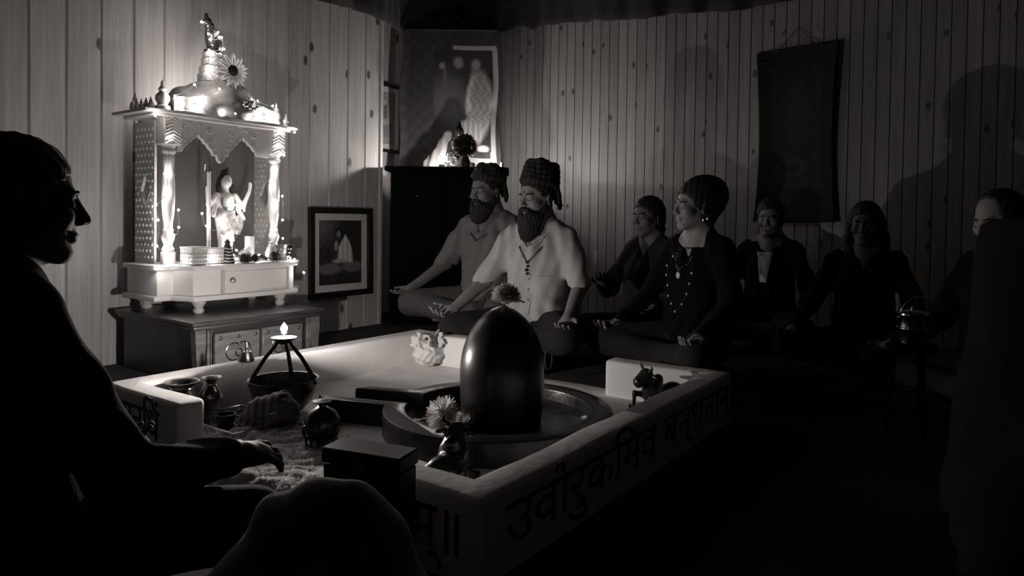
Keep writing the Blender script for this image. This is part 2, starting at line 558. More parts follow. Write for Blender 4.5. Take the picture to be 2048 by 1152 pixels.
def print_mesh(name, w, h, nx, ny, fn, bend=None, thick=0.0):
    """a sheet in the local xz plane (front is -y), colour per point from fn(s, t), s to the right, t up"""
    vs, fs, cs = [], [], []
    for j in range(ny + 1):
        for i in range(nx + 1):
            s, t = i / nx, j / ny
            x, y, z = (s - 0.5) * w, 0.0, (t - 0.5) * h
            if bend:
                x, y, z = bend(s, t, x, y, z)
            vs.append((x, y, z)); cs.append(fn(s, t))
    for j in range(ny):
        for i in range(nx):
            a = j * (nx + 1) + i
            fs.append((a, a + 1, a + nx + 2, a + nx + 1))
    if thick:
        nb = len(vs)
        vs += [(p[0], p[1] + thick, p[2]) for p in vs[:nb]]
        cs += [0.02] * nb
        for q in list(fs):
            fs.append(tuple(i + nb for i in reversed(q)))
        rim = [i for i in range(nx + 1)] + [j * (nx + 1) + nx for j in range(1, ny + 1)] + [ny * (nx + 1) + i for i in range(nx - 1, -1, -1)] + [j * (nx + 1) for j in range(ny - 1, 0, -1)]
        for a, b in zip(rim, rim[1:] + rim[:1]):
            fs.append((a, a + nb, b + nb, b))
    me = bpy.data.meshes.new(name)
    me.from_pydata(vs, [], fs)
    at = me.color_attributes.new('print', 'FLOAT_COLOR', 'POINT')
    flat = []
    for c in cs:
        flat += list(g(c))
    at.data.foreach_set('color', flat)
    me.polygons.foreach_set('use_smooth', [True] * len(me.polygons))
    me.update()
    return me

rnd = random.Random(7)
# ================================================================ the room
H_ROOM = 2.75
b = MB(); b.box((1.85, 1.2, -0.025), (6.9, 6.4, 0.05))
floor = struct(b.build('floor', 'floor', None, (0, 0, 0), TH))
b = MB(); b.box((1.85, 1.2, H_ROOM + 0.03), (6.9, 6.4, 0.06))
struct(b.build('ceiling', 'ceiling', None, (0, 0, 0), TH))

def boards(wall, mesh, n, place):
    for i in range(n):
        o = bpy.data.objects.new('plank', mesh)
        link(o, wall)
        o.location, rz = place(i)
        o.rotation_euler = (0, 0, rz)

def plank_mesh(w, name, m):
    """one tongue-and-groove board, V-jointed long edges, origin at its foot"""
    h = w / 2 - 0.0016
    c = 0.010 if w > 0.1 else 0.003     # only one long edge is chamfered
    pts = [(-h, 0.008), (-h, -0.001), (-h + c, -0.010), (h, -0.010), (h, 0.008)]
    b = MB(); b.prism(pts, 0.0, H_ROOM, 'z')
    me = b.mesh(name, 20)
    me.materials.append(M[m])
    return me

WN = 3.80     # face of the wide planks
WU = 5.00     # face of the narrow planks
PW = 0.1616
END_U = 3.578
b = MB(); b.box(((END_U - 1.27) / 2, WN + 0.06, H_ROOM / 2), (END_U + 1.27, 0.10, H_ROOM))
wl = struct(b.build('wall_left', 'gap', None, (0, 0, 0), TH))
wide = plank_mesh(PW, 'plank', 'pine')
nb = 30
boards(wl, wide, nb, lambda i: ((END_U - PW * (i + 0.5), WN + 0.002, 0), 0.0))
# the wall steps back beside the corner
b = MB(); b.box(((END_U + 0.0 + 5.0) / 2, 4.27, H_ROOM / 2), (5.0 - END_U + 0.1, 0.10, H_ROOM))
wr = struct(b.build('wall_recess', 'gap', None, (0, 0, 0), TH))
boards(wr, wide, 9, lambda i: ((END_U + PW * (i + 0.5), 4.212, 0), 0.0))
b = MB(); b.box((END_U - 0.006, 4.0, H_ROOM / 2), (0.03, 0.44, H_ROOM), 0.004)
struct(b.build('trim_1', 'pine', None, (0, 0, 0), TH))
b = MB(); b.box((WU + 0.06, 1.3, H_ROOM / 2), (0.10, 5.9, H_ROOM))
wq = struct(b.build('wall_right', 'gap', None, (0, 0, 0), TH))
NW = 0.0805
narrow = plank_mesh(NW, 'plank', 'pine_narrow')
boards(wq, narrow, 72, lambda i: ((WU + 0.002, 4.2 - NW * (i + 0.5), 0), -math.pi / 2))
b = MB(); b.box((-1.32, 1.2, H_ROOM / 2), (0.08, 6.0, H_ROOM))
struct(b.build('wall_back', 'wall_dark', None, (0, 0, 0), TH))
b = MB(); b.box((1.85, -1.64, H_ROOM / 2), (6.4, 0.08, H_ROOM))
struct(b.build('wall_near', 'wall_dark', None, (0, 0, 0), TH))

# dark gathered cloth hung along the top of both walls
path = [(-1.2, 3.70, 2.20), (2.98, 3.70, 2.20), (3.45, 3.70, 2.20), (3.62, 3.72, 2.215), (3.95, 4.02, 2.30), (4.35, 4.08, 2.40), (4.72, 4.02, 2.42), (4.88, 3.70, 2.40),
        (4.90, 3.47, 2.455), (4.90, 3.36, 2.40), (4.90, 3.30, 2.43), (4.90, 2.83, 2.37), (4.90, 2.77, 2.395), (4.90, 2.28, 2.345), (4.90, 1.32, 2.29), (4.90, -1.4, 2.2)]
pts = []
for (a, c) in zip(path, path[1:]):
    L = math.hypot(c[0] - a[0], c[1] - a[1])
    k = max(1, int(L / 0.022))
    for i in range(k):
        t = i / k
        pts.append(tuple(a[q] + (c[q] - a[q]) * t for q in range(3)))
vs, fs = [], []
s = 0
for i, p in enumerate(pts):
    q = pts[min(i + 1, len(pts) - 1)]; q0 = pts[max(i - 1, 0)]
    d = Vector((q[0] - q0[0], q[1] - q0[1], 0)); d = d.normalized() if d.length > 0 else Vector((1, 0, 0))
    nrm = Vector((-d.y, d.x, 0))
    s += 0.022
    f = 0.030 * math.sin(s * 17 + 1.5 * math.sin(s * 3.1)) + 0.010 * math.sin(s * 41)
    dz = 0.012 * math.sin(s * 7.3) + 0.012 * math.sin(s * 17 + 1.5 * math.sin(s * 3.1)) + 0.012 * math.sin(s * 2.1)
    for r in range(7):
        t = r / 6
        z = (p[2] + dz) * (1 - t) + 2.72 * t
        o = f * (1 - 0.75 * t)
        vs.append((p[0] + nrm.x * o, p[1] + nrm.y * o, z))
for i in range(len(pts) - 1):
    for r in range(6):
        a = i * 7 + r
        fs.append((a, a + 7, a + 8, a + 1))
b = MB(); b.add(vs, fs)
val = b.build('valance', 'valance', None, (0, 0, 0), TH)
tag(val, 'dark gathered cloth valance hanging along the top of both plank walls', 'valance')
sm = val.modifiers.new('cloth thickness', 'SOLIDIFY'); sm.thickness = 0.004
# pale stitched hem along the lower edge
hb = MB(); hb.tube([vs[i * 7] for i in range(0, len(pts))], 0.004, 5)
hb.build('hem', mat('hem_cloth', 0.10, 0.9), val)

# ================================================================ the square platform with its rim
US0, US1, NS0, NS1, RIM = 1.13, 2.73, 0.89, 2.583, 0.19
plat = thing('altar_platform', 'low square white plaster platform with rounded rim and painted lettering around the black stone', 'platform', W((US0 + US1) / 2, (NS0 + NS1) / 2, 0), TH)
PU, PN = (US0 + US1) / 2, (NS0 + NS1) / 2
def plaster_prism(name, outline, z0, z1, bev, m, seg=4):
    b = MB(); b.prism([(p[0] - PU, p[1] - PN) for p in outline], z0, z1, 'z')
    me = b.mesh(name)
    bm = bmesh.new(); bm.from_mesh(me)
    es = [e for e in bm.edges if not all(abs(v.co.z - z0) < 1e-5 for v in e.verts)]
    bmesh.ops.bevel(bm, geom=es, offset=bev, segments=seg, profile=0.5, affect='EDGES')
    long_e = [e for e in bm.edges if e.calc_length() > 0.12]
    bmesh.ops.subdivide_edges(bm, edges=long_e, cuts=14, use_grid_fill=True)
    for v in bm.verts:                     # hand-trowelled unevenness
        if v.co.z > z0 + 1e-4:
            x, y = v.co.x, v.co.y
            v.co.z += 0.003 * math.sin(x * 13 + 1.3) * math.sin(y * 11 + 0.4) * (1 if v.co.z > z1 - 0.03 else 0.2)
    bmesh.ops.recalc_face_normals(bm, faces=bm.faces)
    bm.to_mesh(me); bm.free()
    me.polygons.foreach_set('use_smooth', [True] * len(me.polygons))
    me.set_sharp_from_angle(angle=math.radians(50))
    return obj(name, me, m, plat)
plaster_prism('slab', [(US0 + 0.004, NS0 + 0.004), (US1 - 0.004, NS0 + 0.004), (US1 - 0.004, NS1 - 0.004), (US0 + 0.004, NS1 - 0.004)], 0.0, 0.04, 0.004, 'slab', 2)
RT = 0.098
plaster_prism('rim', [(US0, 2.10), (US0 + RT, 2.10), (US0 + RT, NS1 - RT), (US1 - RT, NS1 - RT), (US1 - RT, 1.98), (US1, 1.98), (US1, NS1), (US0, NS1)], 0.0, RIM, 0.017, 'plaster')
plaster_prism('rim', [(US0, NS0), (US1, NS0), (US1, 1.406), (US1 - RT, 1.406), (US1 - RT, NS0 + RT), (US0 + RT, NS0 + RT), (US0 + RT, 1.40), (US0, 1.40)], 0.0, RIM, 0.017, 'plaster')

def lettering(body, size, loc, rot, sx=1.0):
    cu = bpy.data.curves.new('lettering', 'FONT')
    cu.body = body
    cu.size = size
    cu.extrude = 0.0012
    cu.offset = 0.0004
    t = bpy.data.objects.new('lettering', cu)
    COL.objects.link(t)
    dg = bpy.context.evaluated_depsgraph_get()
    me = bpy.data.meshes.new_from_object(t.evaluated_get(dg))
    bpy.data.objects.remove(t)
    # every painted letter is a piece of its own
    bm = bmesh.new(); bm.from_mesh(me)
    seen = set()
    bm.verts.ensure_lookup_table()
    for v0 in bm.verts:
        if v0.index in seen: continue
        stack, isl = [v0], []
        seen.add(v0.index)
        while stack:
            v = stack.pop(); isl.append(v)
            for e in v.link_edges:
                o2 = e.other_vert(v)
                if o2.index not in seen:
                    seen.add(o2.index); stack.append(o2)
        ids = {v.index: i for i, v in enumerate(isl)}
        fs = {f for v in isl for f in v.link_faces}
        lb = MB(); lb.add([(v.co.x * sx, v.co.y, v.co.z) for v in isl], [tuple(ids[v.index] for v in f.verts) for f in fs])
        o = lb.build('letter', 'letter', plat, (loc[0] - PU, loc[1] - PN, loc[2]))
        o.rotation_euler = rot
    bm.free()
HP = math.pi / 2
lettering('\u0909\u0935\u093e\u0930\u0941\u0915\u093f\u092e\u0935 \u092c\u0928\u094d\u0927\u0928\u093e\u0928\u094d', 0.155, (US0 + 0.09, NS0 - 0.0008, 0.055), (HP, 0, 0), 1.30)
lettering('\u0938\u0941\u0917\u0928\u094d\u093f\u0927\u0902', 0.150, (US0 - 0.0008, NS1 - 0.05, 0.055), (HP, 0, -HP), 0.82)
lettering('\u0928\u092e\u094d\u0965', 0.150, (US0 - 0.0008, 1.165, 0.055), (HP, 0, -HP), 0.88)
# the two small hooked strokes above the headline
for u_, n_, rz in ((US0 + 0.315, NS0 - 0.001, 0.0),):
    arc = [(0.018 * math.cos(a), 0, 0.165 + 0.020 * math.sin(a)) for a in [math.pi * (0.95 - 1.05 * k / 8) for k in range(9)]]
    hk = MB(); hk.tube(arc, 0.005, 6, T=Matrix.Translation((u_ - PU, n_ - PN, 0)) @ Matrix.Rotation(rz, 4, 'Z'))
    hk.build('letter', 'letter', plat)

# ================================================================ stone ring with spout and the upright black stone
RC = (1.96, 1.47)
ring = thing('stone_ring', 'dark carved stone ring base with open spout lying on the white platform', 'stone base', W(*RC, 0.04), 0.0)
sa = math.atan2(0.29, -0.956)          # direction of the spout
sd = Vector((math.cos(sa), math.sin(sa), 0)); sp = Vector((-sd.y, sd.x, 0))
RO, RI, HW = 0.405, 0.325, 0.115
a0 = math.asin(HW / RO)
ai = math.asin((HW - 0.05) / RI)
def pol(r, a): return (r * math.cos(sa + a), r * math.sin(sa + a))
outer = [pol(RO, a0 + (2 * math.pi - 2 * a0) * k / 72) for k in range(73)]
inner = [pol(RI, ai + (2 * math.pi - 2 * ai) * k / 72) for k in range(73)]
def spt(d, w): return tuple((sd * d + sp * w).to_2d())
LE, LB = 0.665, 0.585
outline = ([spt(LE - 0.02, HW)] + outer + [spt(LB - 0.02, -HW), spt(LB + 0.02, -HW + 0.05)] + inner[::-1] + [spt(LE + 0.02, HW - 0.05)])
bm = bmesh.new()
top = [bm.verts.new((p[0], p[1], 0.08)) for p in outline]
f = bm.faces.new(top)
r = bmesh.ops.extrude_face_region(bm, geom=[f])
bmesh.ops.translate(bm, vec=(0, 0, -0.08), verts=[v for v in r['geom'] if isinstance(v, bmesh.types.BMVert)])
bmesh.ops.recalc_face_normals(bm, faces=bm.faces)
es = [e for e in bm.edges if all(v.co.z > 0.079 for v in e.verts)]
bmesh.ops.bevel(bm, geom=es, offset=0.007, segments=2, profile=0.5, affect='EDGES')
me = bpy.data.meshes.new('ring_wall'); bm.to_mesh(me); bm.free()
me.polygons.foreach_set('use_smooth', [True] * len(me.polygons)); me.set_sharp_from_angle(angle=math.radians(40))
obj('ring_wall', me, 'yoni', ring)
bp_ = MB()
bp_.lathe([(0.0, 0.018), (0.22, 0.018), (RI - 0.02, 0.022), (RI + 0.004, 0.04)], 64, cap=False)
bp_.build('basin_floor', 'yoni', ring)
b = MB(); b.box((0.46, 0, 0.012), (0.40, 2 * HW - 0.06, 0.02), 0.003, T=Matrix.Rotation(sa, 4, 'Z'))
b.build('spout_floor', 'yoni', ring)
ls = thing('standing_stone', 'tall polished black egg-shaped stone standing in the stone ring', 'stone', (-0.028, 2.45, 0.058), 0.0)
prof = []
HL, RL = 0.42, 0.150
for k in range(33):
    t = k / 32
    z = HL * t
    if t < 0.42:
        r_ = RL * (0.93 + 0.07 * math.sin(t / 0.42 * math.pi / 2))
    else:
        q = (t - 0.42) / 0.58
        r_ = RL * max(0.0, 1 - q ** 2.25) ** 0.62
    prof.append((max(r_, 0.0), z))
prof[-1] = (0.0, HL)
b = MB(); b.lathe(prof, 56); b.build('polished_body', 'stone', ls, angle=80)
# ================================================================ things on the platform
# ---- oil lamp: bowl with three arms that carry the flame dish
lamp = thing('oil_lamp', 'dark metal bowl lamp with three arms carrying a bright flame on the platform', 'oil lamp', (-0.853, 2.60, 0.04))
b = MB()
b.lathe([(0.0, 0.0), (0.045, 0.0), (0.075, 0.018), (0.105, 0.055), (0.120, 0.095), (0.126, 0.128), (0.131, 0.131), (0.129, 0.134), (0.121, 0.132),
         (0.115, 0.095), (0.10, 0.058), (0.07, 0.025), (0.0, 0.012)], 48, cap=False)
b.build('bowl', 'brass_dark', lamp, angle=60)
b = MB(); b.lathe([(0.0, 0.078), (0.06, 0.082), (0.108, 0.078)], 32, cap=False); b.build('ash', mat('ash', 0.06, 1.0, bump=0.8, bscale=60), lamp)
for a in (214, 352, 95):
    a = math.radians(a)
    c, s_ = math.cos(a), math.sin(a)
    pts = [(0.124 * c, 0.124 * s_, 0.115), (0.112 * c, 0.112 * s_, 0.15), (0.070 * c, 0.070 * s_, 0.215), (0.034 * c, 0.034 * s_, 0.255), (0.024 * c, 0.024 * s_, 0.272)]
    b = MB(); b.tube(pts, [0.009, 0.0085, 0.0075, 0.007, 0.006], 8); b.build('arm', 'iron', lamp)
b = MB(); b.lathe([(0.0, 0.262), (0.014, 0.262), (0.026, 0.270), (0.044, 0.285), (0.047, 0.289), (0.041, 0.286), (0.022, 0.276), (0.0, 0.274)], 28, cap=False)
b.build('flame_dish', 'brass', lamp)
b = MB(); b.tube([(0, 0, 0.272), (0, 0, 0.304)], 0.002, 6); b.build('wick', 'iron', lamp)
b = MB(); b.lathe([(0.0, 0.3015), (0.006, 0.3025), (0.009, 0.305), (0.009, 0.308), (0.0075, 0.3105), (0.0, 0.311)], 14, cap=False)
fl_ = b.build('flame', 'flame', lamp)
b = MB(); b.lathe([(0.0, 0.3113), (0.0085, 0.3116), (0.0135, 0.318), (0.0125, 0.326), (0.007, 0.335), (0.0, 0.345)], 14, cap=False)
b.build('flame_tip', 'flame_tip', fl_)

def vessel(name, label, cat, loc, prof, m, seg=32):
    t = thing(name, label, cat, loc)
    b = MB(); b.lathe(prof, seg, cap=False); b.build('body', m, t, angle=50)
    return t
def at(u, n, z): return W(u, n, z)
# squat wide-mouthed pot and slender vase in the corner of the platform
sq_ = t = vessel('squat_pot', 'squat dark brass pot with wide flared mouth in the platform corner', 'pot', at(1.315, 2.405, 0.04),
       [(0.0, 0.0), (0.045, 0.0), (0.07, 0.02), (0.078, 0.055), (0.066, 0.09), (0.042, 0.115), (0.040, 0.126), (0.062, 0.142), (0.068, 0.146), (0.060, 0.146), (0.036, 0.128), (0.034, 0.11), (0.06, 0.08), (0.0, 0.02)], 'brass_dark')
b = MB(); b.lathe([(0.0425, 0.116), (0.046, 0.120), (0.0425, 0.125)], 32, cap=False); b.build('collar', 'brass', t); sq_.scale = (0.88, 0.88, 1.0)
sv_ = t = vessel('slender_vase', 'slender shiny brass vase with flared neck beside the squat pot', 'vase', at(1.437, 2.42, 0.04),
       [(0.0, 0.0), (0.028, 0.0), (0.034, 0.008), (0.030, 0.018), (0.040, 0.045), (0.0445, 0.075), (0.039, 0.105), (0.024, 0.125), (0.0175, 0.135), (0.0165, 0.148), (0.022, 0.160), (0.038, 0.170), (0.039, 0.172), (0.033, 0.171), (0.014, 0.152), (0.0, 0.14)], 'brass')
b = MB(); b.lathe([(0.0185, 0.131), (0.022, 0.135), (0.0185, 0.139)], 28, cap=False); b.build('collar', 'brass', t)
b = MB(); b.lathe([(0.045, 0.072), (0.0463, 0.076), (0.0448, 0.080)], 28, cap=False); b.build('band', 'brass', t); sv_.scale = (0.95, 0.95, 0.80)

# ---- rectangular metal tray with a pierced edge, and the little cup in it
tray = thing('metal_tray', 'rectangular metal tray with pierced raised edge lying beside the slender vase', 'tray', at(1.40, 2.19, 0.04), TH)
b = MB(); b.box((0, 0, 0.004), (0.22, 0.30, 0.006), 0.002); b.build('base', 'steel', tray)
for sx, sy, lx, ly in ((0, 0.15, 0.22, 0.004), (0, -0.15, 0.22, 0.004), (0.11, 0, 0.004, 0.30), (-0.11, 0, 0.004, 0.30)):
    b = MB()
    n_ = int(max(lx, ly) / 0.011)
    for i in range(n_ + 1):
        q = -0.5 + i / n_
        b.box((sx + (lx * q if lx > ly else 0), sy + (ly * q if ly > lx else 0), 0.017), (0.005, 0.005, 0.022))
    b.box((sx, sy, 0.030), (max(lx, 0.007), max(ly, 0.007), 0.006), 0.0015)
    b.box((sx, sy, 0.009), (lx, ly, 0.006))
    b.build('edge', 'steel', tray)
cup = thing('small_cup', 'small dark round cup standing in the metal tray', 'cup', at(1.385, 2.24, 0.047))
b = MB(); b.lathe([(0.0, 0), (0.022, 0), (0.030, 0.006), (0.032, 0.034), (0.034, 0.036), (0.030, 0.036), (0.027, 0.01), (0, 0.008)], 24, cap=False); b.build('body', 'bronze', cup)
b = MB(); b.tube([(0.031, 0, 0.028), (0.045, 0, 0.026), (0.046, 0, 0.014), (0.031, 0, 0.010)], 0.003, 6); b.build('handle', 'bronze', cup)
b = MB(); b.tube([(0, 0, 0.010), (0.02, -0.06, 0.055), (0.03, -0.11, 0.075)], [0.004, 0.003, 0.003], 6)
sp_ = b.build('spoon', 'steel', None, at(1.40, 2.12, 0.043), TH)
tag(sp_, 'thin metal spoon leaning in the metal tray', 'spoon')

# ---- conch shell
S = Shape()
S.cone((-0.085, -0.01, 0.018), (-0.02, 0, 0.045), 0.012, 0.042, 0.02)
S.cone((-0.02, 0, 0.045), (0.040, 0.0, 0.055), 0.042, 0.050, 0.02)
S.cone((0.040, 0.0, 0.055), (0.085, 0.0, 0.050), 0.048, 0.016, 0.02)
S.cone((0.02, -0.03, 0.03), (-0.07, -0.045, 0.012), 0.028, 0.010, 0.02)
for k in range(11):
    a = k * 0.62
    S.ell((0.045 + 0.004 * k, 0.047 * math.cos(a) * (1 - k * 0.05), 0.055 + 0.05 * math.sin(a) * (1 - k * 0.05)), (0.013, 0.012, 0.014), 0.008)
S.ell((-0.03, -0.055, 0.030), (0.055, 0.016, 0.012), 0.012, '-')
S.disp(lambda X, Y, Z: 0.0016 * np.sin(X * 260 + 14 * Y))
conch = thing('conch_shell', 'large knobbly conch shell lying in front of the bowl lamp', 'shell', at(1.455, 2.10, 0.048), math.radians(2))
conch.scale = (1.12, 1.12, 1.12)
S.build('shell', 'shell', conch, 0.003)

# ---- terry towel spread through the opening in the rim
def towel_h(x, y): return 0.0
vs, fs = [], []
NX, NY = 90, 110
r2 = random.Random(3)
for j in range(NY + 1):
    for i in range(NX + 1):
        u_ = 1.02 + 0.50 * i / NX
        n_ = 1.50 + 0.62 * j / NY
        u_ += 0.02 * math.sin(n_ * 23) * (1 - i / NX) - 0.03 * (i / NX) * math.sin(n_ * 9)
        z = 0.046 if u_ > 1.13 else 0.046 - min(0.036, (1.13 - u_) * 0.6)
        z += 0.006 * math.sin(u_ * 70 + 2 * math.sin(n_ * 30)) * math.sin(n_ * 48 + u_ * 20) + 0.005 * math.sin(u_ * 31 + n_ * 17) + r2.uniform(-0.0035, 0.0035) + 0.008
        vs.append((u_ - 1.27, n_ - 1.8, z))
for j in range(NY):
    for i in range(NX):
        a = j * (NX + 1) + i
        fs.append((a, a + 1, a + NX + 2, a + NX + 1))
b = MB(); b.add(vs, fs)
tw = b.build('towel', 'towel', None, W(1.27, 1.8, 0.0), TH, angle=180)
so = tw.modifiers.new('pile thickness', 'SOLIDIFY'); so.thickness = 0.006; so.offset = -1
tag(tw, 'rough looped towel spread through the gap in the platform rim', 'towel')

# ---- round lidded pot on a stand with clawed prongs
rp = thing('round_pot', 'round glossy black lidded pot in a pronged stand at the rim gap', 'pot', at(1.44, 1.785, 0.05))
b = MB(); b.lathe([(0.0, 0.012), (0.02, 0.012), (0.042, 0.028), (0.056, 0.058), (0.055, 0.085), (0.042, 0.108), (0.022, 0.120), (0.014, 0.126), (0.0, 0.126)], 32, cap=False); b.build('body', 'stone', rp, angle=60)
b = MB(); b.lathe([(0.0, 0.124), (0.012, 0.124), (0.011, 0.134), (0.028, 0.139), (0.030, 0.143), (0.0, 0.147)], 24, cap=False); b.build('lid', 'bronze', rp)
b = MB(); b.tube([(0.046 * math.cos(k * 0.2618), 0.046 * math.sin(k * 0.2618), 0.030) for k in range(24)], 0.004, 6, True); b.build('stand_ring', 'iron', rp)
for a in (150, 185, 215, 245, 275, 330, 40):
    c, s_ = math.cos(math.radians(a)), math.sin(math.radians(a))
    b = MB(); b.tube([(0.058 * c, 0.058 * s_, 0.072), (0.060 * c, 0.060 * s_, 0.045), (0.050 * c, 0.050 * s_, 0.024), (0.052 * c, 0.052 * s_, 0.006), (0.060 * c, 0.060 * s_, 0.0)], [0.0055, 0.0055, 0.005, 0.0045, 0.005], 7)
    b.build('prong', 'iron', rp)

# ---- crumpled cloth bag in the far corner
S = Shape()
S.ell((0, 0, 0.055), (0.078, 0.072, 0.062), 0.02)
S.cone((0, 0, 0.085), (0.0, 0, 0.125), 0.058, 0.040, 0.03)
for k in range(13):
    a = k * 0.4833 + 0.2 * math.sin(k * 3)
    rr = 0.052 + 0.012 * math.sin(k * 2.3)
    S.box((rr * math.cos(a), rr * math.sin(a), 0.122 + 0.012 * math.sin(k * 1.7)), (0.026, 0.005, 0.030), 0.004, 0.008, R=R3(0.3 * math.sin(k), -0.35, a + 0.5 * math.sin(k * 2)))
S.ell((0, 0, 0.15), (0.028, 0.026, 0.05), 0.01, '-')
S.disp(lambda X, Y, Z: 0.0045 * np.sin(X * 95 + 3 * np.sin(Z * 60)) * np.sin(Y * 85 + 2 * np.sin(X * 70)) + 0.003 * np.sin(Z * 160 + 60 * X))
bag = thing('cloth_bag', 'crumpled pale cloth bag with gathered top in the far corner of the platform', 'bag', (-0.415, 3.50, 0.043), 0.4)
S.build('bag_cloth', 'linen', bag, 0.0035)
b = MB(); b.tube([(0.056 * math.cos(a), 0.054 * math.sin(a), 0.103 + 0.003 * math.sin(3 * a)) for a in [k * 0.2618 for k in range(24)]], 0.003, 6, True); b.build('tie', 'linen', bag)

# ---- little pointed bell on the rim
bell = thing('hand_bell', 'small brass hand bell with pointed handle on the far rim before the chest', 'bell', at(1.655, 2.53, 0.191))
b = MB(); b.lathe([(0.030, 0.0), (0.032, 0.003), (0.026, 0.014), (0.021, 0.028), (0.014, 0.038), (0.0, 0.041)], 24, cap=False); b.build('bell_body', 'brass', bell)
b = MB(); b.lathe([(0.008, 0.038), (0.006, 0.048), (0.0085, 0.056), (0.005, 0.064), (0.006, 0.070), (0.002, 0.080), (0.0, 0.082)], 14, cap=False); b.build('handle', 'brass', bell)

# ---- flowers
def bloom_mesh(name, r, n, plen, pw, squash=0.85, seed=0, hemi=-0.25):
    """a full pompom of curled petals"""
    q = random.Random(seed)
    b = MB()
    for i in range(n):
        z = 1 - (1 - hemi) * (i + 0.5) / n
        a = i * 2.39996
        rad = math.sqrt(max(0, 1 - z * z))
        d = Vector((rad * math.cos(a), rad * math.sin(a), z)).normalized()
        t = d.cross(Vector((0, 0, 1)))
        t = t.normalized() if t.length > 0.01 else Vector((1, 0, 0))
        p0 = d * r * 0.45
        L = plen * q.uniform(0.85, 1.15)
        p1 = d * (r * 0.45 + L * 0.6) + Vector((0, 0, -L * 0.05))
        p2 = d * (r * 0.45 + L) + Vector((q.uniform(-.2, .2), q.uniform(-.2, .2), q.uniform(-.1, .25))) * L * 0.4
        w = pw
        vs = [p0 + t * w * 0.4, p0 - t * w * 0.4, p1 + t * w, p1 - t * w, p2 + t * w * 0.3, p2 - t * w * 0.3, p1 + d * 0.15 * w + Vector((0, 0, 0.4 * w))]
        vs = [(v.x, v.y, v.z * squash) for v in vs]
        b.add(vs, [(0, 2, 6), (0, 6, 1), (1, 6, 3), (2, 4, 6), (6, 4, 5), (6, 5, 3)])
    b.sphere((0, 0, 0), (r * 0.5, r * 0.5, r * 0.5 * squash), 12, 8)
    return b.mesh(name, 180, fix=False)
fl = thing('chrysanthemum', 'pale full chrysanthemum lying on top of the black stone', 'flower', (-0.018, 2.445, 0.508))
obj('petals', bloom_mesh('petals', 0.056, 260, 0.030, 0.0075, 0.9, 1, -0.35), 'petal', fl)
b = MB(); b.tube([(0.02, 0.0, -0.012), (0.05, -0.005, -0.010), (0.066, -0.008, -0.017)], 0.003, 6); b.build('stem', 'leaf', fl)
fl = thing('chrysanthemum', 'pale pompom flower standing upright in the stone ring left of the black stone', 'flower', (-0.225, 2.36, 0.112), 0.3)
o_ = obj('petals', bloom_mesh('petals', 0.058, 210, 0.036, 0.0048, 0.95, 2), 'petal', fl); o_.rotation_euler = (0.3, -0.9, 0)
b = MB(); b.tube([(0.0, 0.0, -0.02), (0.05, 0.01, -0.036), (0.09, 0.01, -0.038)], 0.003, 6); b.build('stem', 'leaf', fl)
fl = thing('small_blossom', 'tiny white blossom lying against the foot of the black stone', 'flower', (-0.155, 2.30, 0.085), 0.0)
obj('petals', bloom_mesh('petals', 0.020, 60, 0.020, 0.004, 0.7, 3), 'petal', fl)
fl = thing('small_blossom', 'tiny pale bud between the pompom flower and the black stone', 'flower', (-0.175, 2.44, 0.082), 0.0)
obj('petals', bloom_mesh('petals', 0.018, 50, 0.016, 0.004, 0.7, 4), 'petal', fl)
# shallow metal dish in the ring, under the flower
ds = thing('offering_dish', 'shallow shiny metal dish lying in the stone ring under the pompom flower', 'dish', (-0.235, 2.375, 0.060))
b = MB(); b.lathe([(0.0, 0.0), (0.05, 0.0), (0.072, 0.006), (0.084, 0.016), (0.086, 0.017), (0.070, 0.008), (0.0, 0.004)], 32, cap=False); b.build('dish_body', 'steel', ds)

# ---- two reclining bull figures
def bull(h, flip=1):
    S = Shape()
    S.cone((-0.075, 0, 0.042), (0.045, 0, 0.046), 0.036, 0.036, 0.02)        # trunk
    S.ell((-0.065, 0, 0.045), (0.045, 0.042, 0.040), 0.02)                   # rump
    S.ell((0.045, 0, 0.055), (0.040, 0.036, 0.044), 0.02)                    # chest
    S.ell((0.015, 0, 0.098), (0.024, 0.017, 0.022), 0.012)                   # hump
    S.cone((0.05, 0, 0.075), (0.075, 0, 0.110), 0.033, 0.027, 0.02)         # neck
    S.cone((0.076, 0, 0.114), (0.116, 0, 0.094), 0.030, 0.021, 0.012)        # head
    S.ell((0.122, 0, 0.096), (0.013, 0.017, 0.013), 0.006)                   # muzzle
    for s_ in (-1, 1):
        S.chain([(0.074, s_ * 0.020, 0.136), (0.074, s_ * 0.036, 0.146), (0.078, s_ * 0.036, 0.160)], [0.0065, 0.005, 0.0025], 0.004)      # horn
        S.cone((0.068, s_ * 0.024, 0.122), (0.060, s_ * 0.048, 0.116), 0.008, 0.005, 0.005)      # ear
        S.ell((-0.060, s_ * 0.038, 0.030), (0.042, 0.016, 0.030), 0.012)                         # thigh
        S.cone((-0.03, s_ * 0.050, 0.012), (-0.085, s_ * 0.052, 0.009), 0.011, 0.008, 0.008)     # folded shank
    S.cone((0.055, 0.028, 0.030), (0.098, 0.034, 0.026), 0.013, 0.009, 0.008)
    S.cone((0.098, 0.034, 0.026), (0.066, 0.038, 0.008), 0.009, 0.007, 0.006)
    S.cone((0.058, -0.028, 0.036), (0.112, -0.030, 0.046), 0.013, 0.009, 0.008)                  # raised fore leg
    S.cone((0.112, -0.030, 0.046), (0.114, -0.030, 0.006), 0.009, 0.007, 0.006)
    S.chain([(-0.108, 0, 0.05), (-0.115, 0.02, 0.03), (-0.095, 0.048, 0.012)], [0.006, 0.004, 0.005], 0.005)
    return S
